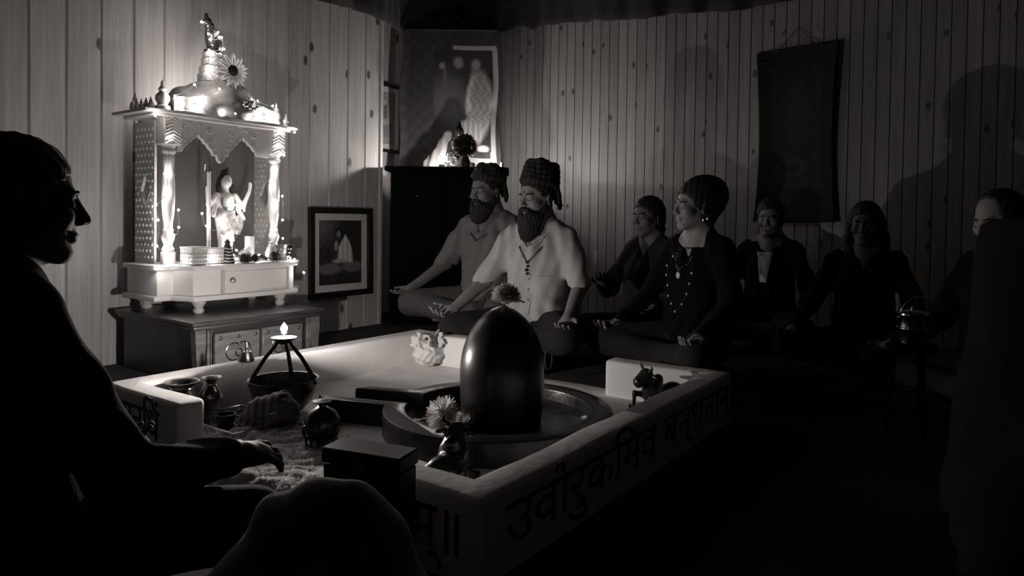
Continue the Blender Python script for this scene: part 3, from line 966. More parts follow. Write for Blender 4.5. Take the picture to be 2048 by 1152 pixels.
for label, loc, rz, sc_ in (('black bull figurine lying in the right corner of the platform, head towards the stone', W(2.535, 1.105, 0.063), math.radians(198), 1.0),
                            ('glossy black bull figurine lying in the near corner of the platform', W(1.43, 1.235, 0.063), math.radians(78), 0.98)):
    t = thing('bull_figurine', label, 'figurine', loc, rz, 'bull figurines on the platform')
    me = bull(1).mesh('bull_body', 0.0032)
    o_ = obj('bull_body', me, 'bronze', t); o_.scale = (sc_ * 0.86, sc_ * 1.15, sc_ * 1.04)
    b = MB(); b.box((0, 0, -0.011), (0.25, 0.12, 0.022), 0.004); o_ = b.build('plinth', 'bronze', t); o_.scale = (sc_ * 0.86, sc_ * 1.05, sc_)
    b = MB(); b.tube([(0.058 + 0.014 * math.cos(a), 0.028 * math.sin(a), 0.085 + 0.016 * math.cos(a)) for a in [k * 0.3927 for k in range(16)]], 0.004, 6, True)
    o_ = b.build('collar', 'brass_dark', t); o_.scale = (sc_ * 0.86, sc_ * 1.15, sc_ * 1.04)

# ---- dark box standing outside the rim
bx = thing('wooden_box', 'dark upright wooden box standing against the near rim of the platform', 'box', W(1.040, 1.128, 0), TH - math.atan2(0.217, 0.055))
b = MB(); b.box((0, 0, 0.122), (0.190, 0.076, 0.244), 0.003); b.build('box_body', 'frame_dark', bx)
b = MB(); b.box((0, 0, 0.263), (0.198, 0.084, 0.034), 0.004); b.build('lid', 'frame_dark', bx)
b = MB(); b.box((0, -0.043, 0.245), (0.022, 0.006, 0.030), 0.002); b.build('clasp', 'brass_dark', bx)
b = MB(); b.prism([(-0.06, 0.10), (0, 0.06), (0.06, 0.10), (0.045, 0.14), (0, 0.17), (-0.045, 0.14)], -0.0405, -0.037); b.build('emblem', 'brass_dark', bx)

# ================================================================ low studded chest that carries the shrine
CH = thing('studded_chest', 'low dark wooden chest with studded drawers under the lit shrine', 'chest', W(2.09, 3.36, 0.0), TH)
# local: x along the wall, y towards the wall, front at y=-0.36
CX0, CX1, CY0, CY1 = -0.405, 0.30, -0.385, 0.34
b = MB(); b.box(((CX0 + CX1) / 2, (CY0 + CY1) / 2 + 0.02, 0.13), (CX1 - CX0 - 0.05, CY1 - CY0 - 0.05, 0.26), 0.004); b.build('carcass', 'chest', CH)
b = MB()
b.box(((CX0 + CX1) / 2, (CY0 + CY1) / 2, 0.288), (CX1 - CX0 + 0.03, CY1 - CY0 + 0.02, 0.024), 0.009, seg=3)
b.box(((CX0 + CX1) / 2, (CY0 + CY1) / 2 + 0.008, 0.268), (CX1 - CX0, CY1 - CY0, 0.018), 0.006, seg=2)
b.build('lid', 'chest_lid', CH)
FY = CY0 + 0.03
for x in (CX0 + 0.035, CX1 - 0.03):
    b = MB()
    pr = [(-0.028, 0.258), (0.022, 0.258), (0.024, 0.2), (0.017, 0.12), (0.022, 0.05), (0.022, 0.0), (-0.020, 0.0), (-0.016, 0.06), (-0.022, 0.13), (-0.026, 0.2)]
    b.prism([(x + p[0], p[1]) for p in pr], FY - 0.022, FY + 0.02); b.build('pilaster', 'chest_front_lit', CH)
for x in (CX0 + 0.075, CX1 - 0.075):
    b = MB(); b.box((x, FY - 0.008, 0.13), (0.014, 0.02, 0.25), 0.003); b.box((x + 0.016, FY - 0.006, 0.13), (0.006, 0.016, 0.25), 0.002); b.build('moulding', 'chest_front_lit', CH)
for k in range(2):
    x0 = CX0 + 0.105 + k * 0.252
    b = MB(); b.box((0, 0, 0), (0.236, 0.022, 0.185), 0.004); dw = b.build('drawer', 'chest_panel', CH, (x0 + 0.12, FY - 0.006, 0.14))
    for sx in (-0.092, 0, 0.092):
        for sz in (-0.070, 0.070):
            b = MB(); b.sphere((sx, -0.012, sz), (0.009, 0.007, 0.009), 12, 6); b.build('stud', 'stud', dw)
    pl = []
    for i in range(40):
        a = 2 * math.pi * i / 40
        rr = 0.052 * (0.52 + 0.48 * abs(math.cos(a)) ** 0.8)
        pl.append((rr * math.cos(a) * 1.25, -0.0125, rr * math.sin(a) * 1.15))
    b = MB(); b.tube(pl, 0.0032, 6, True); b.build('scroll_plate', 'stud', dw)
    b = MB(); b.tube([(0.016 * math.cos(a), -0.020, -0.006 + 0.018 * math.sin(a)) for a in [j * 0.3927 for j in range(16)]], 0.0035, 6, True); b.build('ring_handle', 'iron', dw)
    b = MB(); b.sphere((0, -0.014, 0.016), 0.007, 10, 6); b.build('handle_boss', 'stud', dw)
# ================================================================ carved white shrine on the chest
SO = W(2.09, 3.20, 0.30)
SH = thing('carved_shrine', 'carved white wooden home shrine with columns, cusped arches and dome on the chest', 'shrine', SO, TH)
def part(b, name, m, angle=38, parent=None): return b.build(name, m, parent or SH, angle=angle)
# feet
for x, y in ((-0.225, 0.06), (0.245, 0.06), (-0.30, 0.42), (0.31, 0.42)):
    b = MB(); b.lathe([(0.0, 0), (0.020, 0), (0.026, 0.008), (0.026, 0.018), (0.019, 0.026), (0.023, 0.034), (0.034, 0.050), (0.036, 0.062), (0, 0.062)], 24, (x, y, 0), cap=False)
    part(b, 'foot', 'marble')
def plinth(z0, z1, e, name, bev):
    b = MB()
    pts = [(-0.38 - e, 0.16 - e), (-0.30 - e, 0.16 - e), (-0.27 - e * 0.4, 0.03 - e), (0.31 + e * 0.4, 0.03 - e), (0.34 + e, 0.16 - e), (0.40 + e, 0.16 - e), (0.40 + e, 0.46), (-0.38 - e, 0.46)]
    b.prism(pts, z0, z1, 'z')
    me = b.mesh(name)
    bm = bmesh.new(); bm.from_mesh(me)
    bmesh.ops.bevel(bm, geom=list(bm.edges), offset=bev, segments=2, profile=0.5, affect='EDGES')
    bm.to_mesh(me); bm.free()
    me.polygons.foreach_set('use_smooth', [True] * len(me.polygons)); me.set_sharp_from_angle(angle=math.radians(35))
    return obj(name, me, 'white_paint', SH)
plinth(0.062, 0.088, 0.028, 'base_moulding', 0.007)
plinth(0.088, 0.214, 0.0, 'base', 0.003)
plinth(0.214, 0.238, 0.026, 'base_moulding', 0.007)
b = MB(); b.box((0.075, 0.026, 0.150), (0.37, 0.014, 0.108), 0.004); dr = part(b, 'drawer', 'white_paint')
for sx in (-0.118, 0.268):
    b = MB(); b.box((sx, 0.024, 0.150), (0.016, 0.016, 0.118), 0.003); part(b, 'drawer_stile', 'marble')
b = MB(); b.lathe([(0.004, 0), (0.005, 0.012), (0.013, 0.018), (0.013, 0.024), (0.006, 0.030), (0, 0.031)], 18, T=Matrix.Translation((-0.075, 0.020, 0.155)) @ Matrix.Rotation(math.pi / 2, 4, 'X'), cap=False)
b.build('knob', 'gold', dr)
# columns
colp = [(0.034, 0.0), (0.034, 0.06), (0.026, 0.066), (0.030, 0.078), (0.022, 0.09), (0.020, 0.10), (0.030, 0.125), (0.031, 0.14), (0.021, 0.16), (0.026, 0.17), (0.020, 0.18), (0.020, 0.20),
        (0.027, 0.25), (0.031, 0.32), (0.031, 0.40), (0.028, 0.44), (0.031, 0.448), (0.026, 0.458), (0.027, 0.50), (0.030, 0.53), (0.024, 0.54), (0.034, 0.556), (0.034, 0.566), (0.027, 0.572), (0.038, 0.592), (0, 0.592)]
for x in (-0.305, 0.300):
    b = MB(); b.lathe(colp, 28, (x, 0.20, 0.238), cap=False); c_ = part(b, 'column', 'marble', 50)
    b = MB(); b.box((x, 0.20, 0.905), (0.085, 0.085, 0.15), 0.004); cb = part(b, 'capital_block', 'marble')
    b = MB()
    for i in range(9):              # slanting flutes on the block
        z = 0.842 + i * 0.0155
        for (dx0, dx1, yy) in ((-0.040, 0.0, -0.0435), (0.0, 0.040, -0.0435)):
            s_ = 1 if dx0 < 0 else -1
            b.tube([(x + dx0, 0.20 + yy, z - 0.010 * s_), (x + dx1, 0.20 + yy, z + 0.010 * s_)], 0.0045, 5)
    b.build('fluting', 'marble', cb)
# back panel and side panels with a diamond opening
b = MB(); b.box((0.0, 0.445, 0.60), (0.66, 0.016, 0.74), 0.0); part(b, 'back_panel', 'shrine_back')
def side(x, sgn):
    y0, y1, z0, z1 = 0.245, 0.44, 0.238, 0.95
    yc, zc, dy, dz = 0.335, 0.60, 0.045, 0.085
    b = MB()
    ym, zm = yc, zc
    for poly in ([(y0, zm), (y0, z1), (ym, z1), (ym, zc + dz), (yc - dy, zm)], [(ym, z1), (y1, z1), (y1, zm), (yc + dy, zm), (ym, zc + dz)],
                 [(y1, zm), (y1, z0), (ym, z0), (ym, zc - dz), (yc + dy, zm)], [(ym, z0), (y0, z0), (y0, zm), (yc - dy, zm), (ym, zc - dz)]):
        b.prism(poly, x - 0.006, x + 0.006, 'x')
    sd_ = part(b, 'side_panel', 'marble')
    b = MB()
    for i in range(5):
        for j in range(21):
            y = 0.262 + i * 0.036 + (0.018 if j % 2 else 0)
            z = 0.27 + j * 0.032
            if y > 0.43 or abs(y - yc) / (dy + 0.014) + abs(z - zc) / (dz + 0.02) < 1:
                continue
            for s2 in (-1, 1):
                q = x + s2 * 0.006
                b.add([(q, y - 0.008, z), (q, y, z - 0.010), (q, y + 0.008, z), (q, y, z + 0.010), (q + s2 * 0.007, y, z)], [(0, 1, 4), (1, 2, 4), (2, 3, 4), (3, 0, 4)])
    o_ = b.build('lattice_studs', 'marble', sd_); o_['kind'] = 'stuff'
    b = MB(); b.tube([(x - sgn * 0.0, yc - dy - 0.004, zc), (x, yc, zc + dz + 0.006), (x, yc + dy + 0.004, zc), (x, yc, zc - dz - 0.006)], 0.008, 6, True)
    b.build('diamond_frame', 'marble', sd_)
side(-0.345, -1); side(0.340, 1)
# cusped double arch
def arch_pts():
    pts = [(-0.268, 0.975), (0.262, 0.975), (0.262, 0.810)]
    def cusp(x0, x1, zb0, zb1, za):
        out = []
        n = 24
        for i in range(n + 1):
            t = i / n
            x = x0 + (x1 - x0) * t
            q = 1 - abs(2 * t - 1)
            base = (zb0 if t < 0.5 else zb1)
            z = base + (za - base) * (q ** 0.85)
            z += 0.009 * abs(math.sin(q * math.pi * 3.5)) - 0.004
            out.append((x, z))
        return out
    pts += cusp(0.185, 0.005, 0.815, 0.800, 0.900)
    pts += [(-0.010, 0.795), (-0.018, 0.770), (-0.033, 0.758), (-0.048, 0.770), (-0.056, 0.795)]
    pts += cusp(-0.075, -0.245, 0.800, 0.805, 0.890)
    pts += [(-0.268, 0.800)]
    return pts
b = MB(); b.prism(arch_pts(), 0.188, 0.206); ar = part(b, 'arch_fringe', 'marble')
b = MB()
q3 = random.Random(11)
for cx in (0.095, -0.160):
    for s_ in (-1, 1):
        for (dx, dz, rr) in ((0.066, 0.925, 0.028), (0.074, 0.872, 0.020), (0.022, 0.948, 0.016), (0.086, 0.832, 0.011)):
            pts = []
            for i in range(18):
                a = i * 0.55
                r_ = rr * (1 - i / 21)
                pts.append((cx + s_ * (dx + r_ * math.cos(a)), 0.186, dz + r_ * math.sin(a)))
            b.tube(pts, 0.0042, 5)
b.build('carving', 'marble', ar)['kind'] = 'stuff'
b = MB(); b.tube([(p[0], 0.186, p[1] + 0.006) for p in arch_pts()[3:-1]], 0.005, 5); b.build('arch_edging', 'marble', ar)
# cornice
b = MB()
pts = []
for i in range(25):
    t = i / 24
    x = -0.45 + 0.86 * t
    pts.append((x, 0.115 + 0.02 * math.cos(t * math.pi * 4)))
pts += [(0.41, 0.47), (-0.45, 0.47)]
b.prism(pts, 0.978, 0.992, 'z'); b.box((-0.015, 0.30, 0.971), (0.78, 0.30, 0.016), 0.004)
part(b, 'cornice', 'marble')
b = MB(); b.box((-0.02, 0.30, 0.984), (0.70, 0.30, 0.016)); part(b, 'roof_board', 'marble')
# scalloped parapet with small bosses
b = MB()
pts = [(-0.30, 0.990)]
for i in range(61):
    t = i / 60
    x = -0.30 + 0.60 * t
    z = 1.060 + 0.020 * abs(math.sin(t * math.pi * 3)) + 0.004 * math.sin(t * 40)
    pts.append((x, z))
pts.append((0.30, 0.990))
b.prism(pts, 0.155, 0.170); pa = part(b, 'parapet', 'marble')
for i in range(9):
    b = MB(); b.sphere((-0.26 + i * 0.065, 0.152, 1.035 + 0.008 * math.sin(i * 2)), 0.006, 8, 6); b.build('boss', 'gold', pa)
# finials
def finial(x, y, z, s_, m='marble'):
    b = MB(); b.lathe([(0.030, 0), (0.030, 0.02), (0.018, 0.028), (0.027, 0.048), (0.025, 0.064), (0.012, 0.078), (0.016, 0.088), (0.006, 0.104), (0.008, 0.112), (0.0, 0.128)], 16, cap=False, T=Matrix.Translation((x, y, z)) @ Matrix.Scale(s_, 4))
    part(b, 'finial', m, 50)
for x, y, s_ in ((-0.335, 0.20, 1.25), (0.300, 0.18, 1.05), (-0.36, 0.42, 0.9), (0.34, 0.42, 0.9), (0.345, 0.155, 0.6), (-0.255, 0.15, 0.55)):
    finial(x, y, 0.990, s_)
for i in range(5):
    finial(-0.385, 0.215 + i * 0.045, 0.990, 0.55)
# dome, wrapped in cloth, then the stepped spire
S = Shape()
S.ell((0.0, 0.30, 1.03), (0.275, 0.165, 0.155), 0.02)
S.ell((0.03, 0.28, 1.13), (0.15, 0.12, 0.085), 0.05)
S.box((0, 0.3, 0.9), (0.5, 0.4, 0.09), 0, 0.0, '-')
S.disp(lambda X, Y, Z: 0.006 * np.sin(X * 42 + 3 * np.sin(Z * 20)) * np.sin(Z * 45 + 12 * X) + 0.004 * np.sin(X * 22 - Y * 30))
dome = S.build('dome', mat('dome_cloth', 0.20, 0.8, bump=0.3, bscale=50), SH, 0.007)
b = MB()
for k, (w, z0, z1) in enumerate(((0.085, 1.19, 1.235), (0.075, 1.235, 1.275), (0.064, 1.275, 1.315), (0.056, 1.315, 1.352))):
    b.box((-0.035, 0.27, (z0 + z1) / 2), (w * 1.35, w * 1.2, z1 - z0), 0.006, seg=2)
part(b, 'spire', 'marble')
b = MB()
for k in range(6): b.sphere((-0.035, 0.215 + 0.004 * k, 1.215 + k * 0.024), 0.008, 8, 6)
part(b, 'spire_beads', 'gold')

# ---- dark figure on top of the spire
S = Shape()
S.cone((0.01, 0, 0.0), (0.0, 0, 0.075), 0.034, 0.032, 0.02)
S.cone((0.0, 0, 0.075), (-0.014, 0, 0.125), 0.033, 0.024, 0.02)
S.ell((-0.026, 0, 0.148), (0.026, 0.021, 0.021), 0.012)
S.cone((-0.045, 0, 0.145), (-0.066, 0, 0.137), 0.011, 0.004, 0.008)
S.cone((-0.03, 0, 0.165), (-0.034, 0, 0.186), 0.013, 0.010, 0.008)
S.cone((0.022, 0.012, 0.09), (0.040, 0.018, 0.005), 0.020, 0.010, 0.015)
S.cone((0.022, -0.012, 0.09), (0.040, -0.018, 0.005), 0.020, 0.010, 0.015)
S.disp(lambda X, Y, Z: 0.0018 * np.sin(X * 190 + Z * 140) * np.sin(Z * 210 - X * 60))
tf = thing('bird_figure', 'small dark upright bird figure wound with tiny lights on top of the shrine spire', 'figurine', W(2.09 - 0.035, 3.20 + 0.27, 0.30 + 1.353), TH)
S.build('bird_body', 'bronze', tf, 0.003)
b = MB(); b.lathe([(0.0, 0.0), (0.042, 0.0), (0.042, 0.006), (0, 0.008)], 20, cap=False); b.build('base', 'bronze', tf)
# ---- big daisy stuck on the shrine roof
dz = thing('sunflower', 'large pale sunflower with dark centre fixed to the shrine roof', 'flower', W(2.09 - 0.005, 3.20 + 0.125, 0.30 + 1.243), TH)
b = MB(); b.lathe([(0.0, 0.012), (0.018, 0.010), (0.028, 0.004), (0.030, -0.004), (0, -0.006)], 22, cap=False, T=Matrix.Rotation(math.pi / 2, 4, 'X')); b.build('flower_head', 'petal_dark', dz)
for i in range(22):
    a = 2 * math.pi * i / 22 + 0.1 * math.sin(i * 3)
    L = 0.088 + 0.010 * math.sin(i * 2.7)
    d = Vector((math.cos(a), 0, math.sin(a))); s2 = Vector((-math.sin(a), 0, math.cos(a)))
    b = MB()
    cv = []
    for q, w, yy in ((0.024, 0.004, 0.0), (0.045, 0.0085, -0.006), (0.068, 0.0075, -0.004), (L, 0.001, 0.006)):
        cv += [d * q + s2 * w + Vector((0, yy, 0)), d * q + Vector((0, yy - 0.002, 0)), d * q - s2 * w + Vector((0, yy, 0))]
    fs_ = []
    for r_ in range(3):
        for c_ in range(2):
            e = r_ * 3 + c_
            fs_.append((e, e + 1, e + 4, e + 3))
    b.add([tuple(v) for v in cv], fs_)
    b.build('petal', 'petal', dz)
b = MB(); b.tube([(0, 0.004, -0.01), (0.01, 0.03, -0.06), (0.02, 0.06, -0.11)], 0.004, 6); b.build('stem', 'leaf', dz)

# ---- garland heap on the roof
b = MB()
q4 = random.Random(5)
for i in range(26):
    b.sphere((q4.uniform(-0.05, 0.05), q4.uniform(-0.012, 0.012), q4.uniform(0.0, 0.05)), q4.uniform(0.006, 0.011), 8, 6)
gl = b.build('bead_cluster', 'stud', None, W(2.09 + 0.12, 3.20 + 0.145, 0.30 + 1.06), TH)
tag(gl, 'cluster of glittering beads lying on the scalloped parapet of the shrine', 'beads')

# ---- standing figure in the shrine
ST = thing('deity_statuette', 'painted statuette of a standing figure with raised hand and staff inside the shrine', 'statuette', W(2.09 + 0.040, 3.20 + 0.26, 0.30 + 0.238), TH)
ST.scale = (1.1, 1.1, 1.1)
# local: front is -y, x to the right
S = Shape()
S.ell((0.0, 0, 0.024), (0.055, 0.045, 0.014), 0.01)
for s_ in (-1, 1):
    S.cone((s_ * 0.020, 0, 0.03), (s_ * 0.019, -0.004, 0.12), 0.014, 0.021, 0.01)
    S.cone((s_ * 0.019, -0.004, 0.12), (s_ * 0.024, 0, 0.21), 0.021, 0.029, 0.012)
    S.ell((s_ * 0.020, -0.020, 0.030), (0.012, 0.024, 0.010), 0.006)
S.ell((0, 0, 0.215), (0.046, 0.034, 0.030), 0.015)
S.cone((0, 0, 0.225), (0, 0, 0.285), 0.034, 0.038, 0.015)
S.ell((0, 0, 0.305), (0.052, 0.032, 0.036), 0.015)
S.cone((0, 0, 0.32), (0, 0, 0.365), 0.016, 0.015, 0.01)
S.ell((0.0, -0.004, 0.392), (0.027, 0.030, 0.035), 0.008)
S.ell((0.0, -0.033, 0.388), (0.005, 0.007, 0.006), 0.004)
S.cone((0.048, 0, 0.322), (0.088, -0.010, 0.270), 0.017, 0.013, 0.01)      # raised hand
S.cone((0.088, -0.010, 0.270), (0.110, -0.030, 0.345), 0.013, 0.009, 0.008)
S.ell((0.112, -0.033, 0.362), (0.010, 0.007, 0.014), 0.005)
for k in range(4):
    S.cone((0.106 + 0.004 * k, -0.034, 0.370), (0.104 + 0.006 * k, -0.036, 0.394 - 0.004 * abs(k - 1)), 0.0028, 0.0022, 0.002)
S.cone((-0.048, 0, 0.322), (-0.090, -0.006, 0.275), 0.017, 0.013, 0.01)
S.cone((-0.090, -0.006, 0.275), (-0.112, -0.030, 0.345), 0.013, 0.009, 0.008)
S.ell((-0.113, -0.034, 0.357), (0.010, 0.010, 0.012), 0.005)
S.cone((0.04, 0.01, 0.30), (0.080, -0.03, 0.210), 0.015, 0.010, 0.01)      # lower arms
S.cone((-0.04, 0.01, 0.30), (-0.075, -0.02, 0.225), 0.015, 0.010, 0.01)
S.build('figure', 'glassy', ST, 0.003)
S = Shape()      # piled hair with crest
S.ell((0.0, 0.006, 0.402), (0.031, 0.030, 0.033), 0.008)
S.ell((0, -0.03, 0.385), (0.021, 0.022, 0.028), 0.006, '-')
S.ell((0, 0.004, 0.436), (0.020, 0.019, 0.016), 0.008)
S.cone((0.006, 0.0, 0.448), (0.012, -0.002, 0.462), 0.007, 0.003, 0.006)
for s_ in (-1, 1): S.chain([(s_ * 0.026, 0.008, 0.40), (s_ * 0.036, 0.006, 0.365), (s_ * 0.040, 0.0, 0.330)], [0.012, 0.011, 0.007], 0.008)
S.build('hair', 'hair', ST, 0.003)
S = Shape()      # patterned loin cloth
S.cone((0.0, -0.002, 0.235), (0.0, -0.004, 0.150), 0.046, 0.042, 0.015)
S.ell((0.052, -0.01, 0.165), (0.030, 0.020, 0.065), 0.015, R=R3(0, 0.35, 0))
S.box((0, 0, 0.10), (0.2, 0.2, 0.032), 0, 0.0, '-')
S.disp(lambda X, Y, Z: 0.002 * np.sin(X * 150 + 2 * np.sin(Z * 60)))
lc = S.build('cloth', mat('spotted_cloth', 0.42, 0.7, var=0.7, vscale=45), ST, 0.003)
b = MB()
for i in range(22):
    a = 2 * math.pi * i / 22
    b.sphere((0.036 * math.cos(a), -0.020 + 0.012 * math.sin(a) - 0.010, 0.285 + 0.040 * math.sin(a)), 0.0055, 8, 6)
b.build('bead_necklace', 'bead', ST)
b = MB(); b.tube([(-0.113, -0.044, 0.02), (-0.113, -0.044, 0.43)], 0.0095, 10); b.build('staff', 'glassy', ST)
b = MB()
b.tube([(-0.113, -0.044, 0.43), (-0.113, -0.044, 0.50)], [0.005, 0.002], 6)
for s_ in (-1, 1): b.tube([(-0.113, -0.044, 0.432), (-0.113 + s_ * 0.018, -0.044, 0.436), (-0.113 + s_ * 0.022, -0.044, 0.456), (-0.113 + s_ * 0.016, -0.044, 0.478)], [0.004, 0.004, 0.003, 0.0015], 6)
b.build('trident_head', 'brass', ST)
b = MB(); b.lathe([(0, 0), (0.075, 0), (0.078, 0.006), (0.070, 0.018), (0, 0.019)], 28, cap=False); b.build('base', 'glassy', ST)

# ---- small things on the shrine floor (z of the shelf 0.538)
ZS = 0.538
def sp3(x, y, z=0.0): return W(2.09 + x, 3.20 + y, ZS + z)
def lattice_box(label, loc, rz, w, d, h):
    t = thing('lattice_box', label, 'box', loc, rz)
    b = MB(); b.box((0, 0, h / 2), (w, d, h * 0.92), 0.003); b.build('box_body', 'marble', t)
    b = MB(); b.box((0, 0, h), (w * 1.06, d * 1.06, h * 0.12), 0.003); b.build('lid', 'marble', t)
    b = MB()
    for i in range(7):
        for j in range(3):
            b.box((-w * 0.40 + i * w * 0.133, -d / 2 - 0.001, h * (0.22 + 0.22 * j)), (w * 0.07, 0.004, h * 0.13), 0.001)
        for j in range(3):
            b.box((-w / 2 - 0.001, -d * 0.40 + i * d * 0.133, h * (0.22 + 0.22 * j)), (0.004, d * 0.07, h * 0.13), 0.001)
    b.build('lattice', 'gold', t)
lattice_box('white pierced box at the left front of the shrine floor', sp3(-0.235, 0.085), TH + 0.10, 0.085, 0.10, 0.085)
lattice_box('smaller pierced box with dark lid beside the left white box in the shrine', sp3(-0.135, 0.085), TH - 0.05, 0.090, 0.06, 0.078)
# pointed striped incense cone and candles
t = thing('striped_cone', 'striped pointed cone standing before the statuette in the shrine', 'incense cone', sp3(-0.062, 0.075))
b = MB(); b.lathe([(0.0, 0), (0.036, 0), (0.036, 0.01), (0.020, 0.08), (0.012, 0.10), (0.014, 0.112), (0.0, 0.128)], 20, cap=False); b.build('cone', 'petal_dark', t)
b = MB()
for k in range(5):
    z = 0.015 + 0.016 * k; r_ = 0.0355 - 0.0033 * k
    b.tube([(r_ * math.cos(a), r_ * math.sin(a), z + 0.004 * math.sin(2 * a)) for a in [j * 0.3927 for j in range(16)]], 0.0022, 5, True)
b.build('stripes', 'glassy', t)
for label, x, y, r_, h_ in (('tall white pillar candle at the right of the shrine statuette', 0.155, 0.21, 0.026, 0.135), ('short white candle behind the dark flowers in the shrine', 0.110, 0.15, 0.024, 0.075)):
    t = thing('candle', label, 'candle', sp3(x, y))
    b = MB(); b.lathe([(0, 0), (r_, 0), (r_, h_ - 0.004), (r_ - 0.003, h_), (r_ * 0.6, h_ - 0.006), (0, h_ - 0.008)], 22, cap=False); b.build('wax', 'wax', t)
    b = MB(); b.tube([(0, 0, h_ - 0.008), (0.001, 0, h_ + 0.008)], 0.0012, 5); b.build('wick', 'iron', t)
t = thing('porcelain_jar', 'small ribbed white jar with lid near the right shrine column', 'jar', sp3(0.215, 0.10))
b = MB(); b.lathe([(0, 0), (0.018, 0), (0.030, 0.02), (0.032, 0.045), (0.022, 0.075), (0.013, 0.085), (0, 0.085)], 24, cap=False); b.build('body', 'glassy', t)
b = MB(); b.lathe([(0.015, 0.084), (0.018, 0.09), (0.010, 0.098), (0.012, 0.106), (0, 0.112)], 18, cap=False); b.build('lid', 'glassy', t)
t = thing('lattice_bowl', 'flared openwork bowl at the right front corner of the shrine floor', 'bowl', sp3(0.302, 0.125))
b = MB(); b.lathe([(0, 0), (0.028, 0), (0.032, 0.01), (0.045, 0.05), (0.056, 0.084), (0.058, 0.088), (0.052, 0.086), (0.040, 0.05), (0.0, 0.012)], 28, cap=False); b.build('bowl_body', 'brass', t)
b = MB()
for k in range(14):
    a = k * 0.4488
    for j in range(3):
        r_ = 0.038 + 0.006 * j
        b.sphere((r_ * math.cos(a + 0.22 * j), r_ * math.sin(a + 0.22 * j), 0.025 + 0.02 * j), 0.005, 6, 5)
b.build('openwork', 'marble', t)
fd = [('dark round flower head directly before the shrine statuette', 0.005, 0.035, 0.034, 'petal_dark'), ('dark crimped flower head right of the statuette, beside a leaf', 0.068, 0.030, 0.030, 'petal_dark'),
      ('grey half-open flower between the dark flower heads of the shrine', 0.042, 0.050, 0.030, 'leaf'), ('largest dark flower head near the right shrine column', 0.190, 0.030, 0.038, 'petal_dark'),
      ('white fluffy flower behind the dark flower heads in the shrine', 0.075, 0.12, 0.045, 'petal')]
for k, (label, x, y, r_, m) in enumerate(fd):
    t = thing('flower_head', label, 'flower', sp3(x, y, r_ * 0.75), k * 1.3, 'flowers on the shrine floor')
    obj('petals', bloom_mesh('petals', r_ * 0.95, 110, r_ * 0.55, r_ * 0.11, 0.85, 20 + k, -0.8), m, t)
    b = MB(); b.tube([(0, 0, -r_ * 0.4), (0.02, 0.02, -r_ * 0.66)], 0.003, 5); b.build('stem', 'leaf', t)
for k, (x, y, a, label) in enumerate(((0.115, 0.025, 0.4, 'dark pointed leaf lying between the shrine flower heads'), (0.145, 0.030, -0.5, 'dark curled leaf beside the largest dark shrine flower'))):
    pts = []
    b = MB()
    vs = []
    for i in range(7):
        q = i / 6
        w = 0.020 * math.sin(math.pi * min(1, q * 0.95 + 0.04))
        vs += [(-w, q * 0.07 - 0.035, 0.012 + 0.03 * q), (0, q * 0.07 - 0.035, 0.006 + 0.03 * q), (w, q * 0.07 - 0.035, 0.012 + 0.03 * q)]
    fs = []
    for i in range(6):
        for c_ in range(2):
            e = i * 3 + c_
            fs.append((e, e + 1, e + 4, e + 3))
    b.add(vs, fs)
    o_ = b.build('leaf', 'leaf', None, sp3(x, y), TH + a + math.pi / 2)
    tag(o_, label, 'leaf')

# ---- string of fairy lights wound round the shrine
SL = thing('fairy_lights', 'string of tiny warm bulbs wound around the columns, dome and floor of the shrine', 'fairy lights', SO, TH)
bulbs = [(-0.109, 0.245, 1.49), (-0.082, 0.225, 1.43), (-0.030, 0.225, 1.45), (-0.073, 0.225, 1.404), (-0.006, 0.23, 1.43), (0.010, 0.235, 1.372), (-0.085, 0.215, 1.345), (-0.100, 0.205, 1.25),
         (-0.200, 0.150, 1.140), (-0.080, 0.125, 1.135), (-0.300, 0.150, 1.068), (-0.160, 0.142, 1.085), (0.150, 0.140, 1.110), (0.200, 0.16, 1.08),
         (-0.285, 0.140, 1.012), (-0.290, 0.135, 1.05), (-0.053, 0.138, 1.015), (0.018, 0.138, 1.022), (0.107, 0.138, 1.018), (0.246, 0.138, 1.095), (0.256, 0.138, 1.025), (0.16, 0.136, 1.03), (-0.19, 0.136, 1.03),
         (-0.412, 0.118, 0.955), (0.372, 0.112, 0.962),
         (-0.328, 0.150, 0.862), (-0.332, 0.158, 0.691), (-0.339, 0.158, 0.593), (-0.363, 0.185, 0.458), (-0.300, 0.155, 0.385), (-0.330, 0.150, 0.275), (-0.268, 0.172, 0.509), (-0.266, 0.172, 0.422), (-0.360, 0.20, 0.33), (-0.372, 0.19, 0.53),
         (0.276, 0.158, 0.744), (0.250, 0.162, 0.658), (0.282, 0.158, 0.548), (0.262, 0.156, 0.408), (0.305, 0.148, 0.96), (0.296, 0.146, 0.885), (0.330, 0.15, 0.83), (0.334, 0.165, 0.464), (0.335, 0.17, 0.60), (0.34, 0.17, 0.36),
         (-0.128, 0.200, 0.494), (-0.103, 0.200, 0.429), (-0.027, 0.190, 0.440), (0.059, 0.190, 0.543), (0.037, 0.180, 0.354), (0.105, 0.185, 0.515), (0.05, 0.17, 0.30), (0.14, 0.10, 0.275),
         (-0.20, 0.455, 1.07), (-0.08, 0.46, 1.12), (0.05, 0.46, 1.15), (0.03, 0.365, 1.24), (0.025, 0.35, 1.30), (-0.01, 0.345, 1.345), (0.045, 0.30, 1.26), (0.0, 0.41, 1.19), (-0.03, 0.43, 1.17), (0.06, 0.41, 1.19), (-0.14, 0.465, 1.10),
         (-0.162, 0.035, 0.262), (-0.290, 0.080, 0.252), (-0.402, 0.120, 0.225), (0.345, -0.015, 0.174), (0.300, 0.010, 0.250), (0.34, 0.10, 0.25)]
bm_me = MB().sphere((0, 0, 0), 0.0052, 8, 6).mesh('bulb', 180)
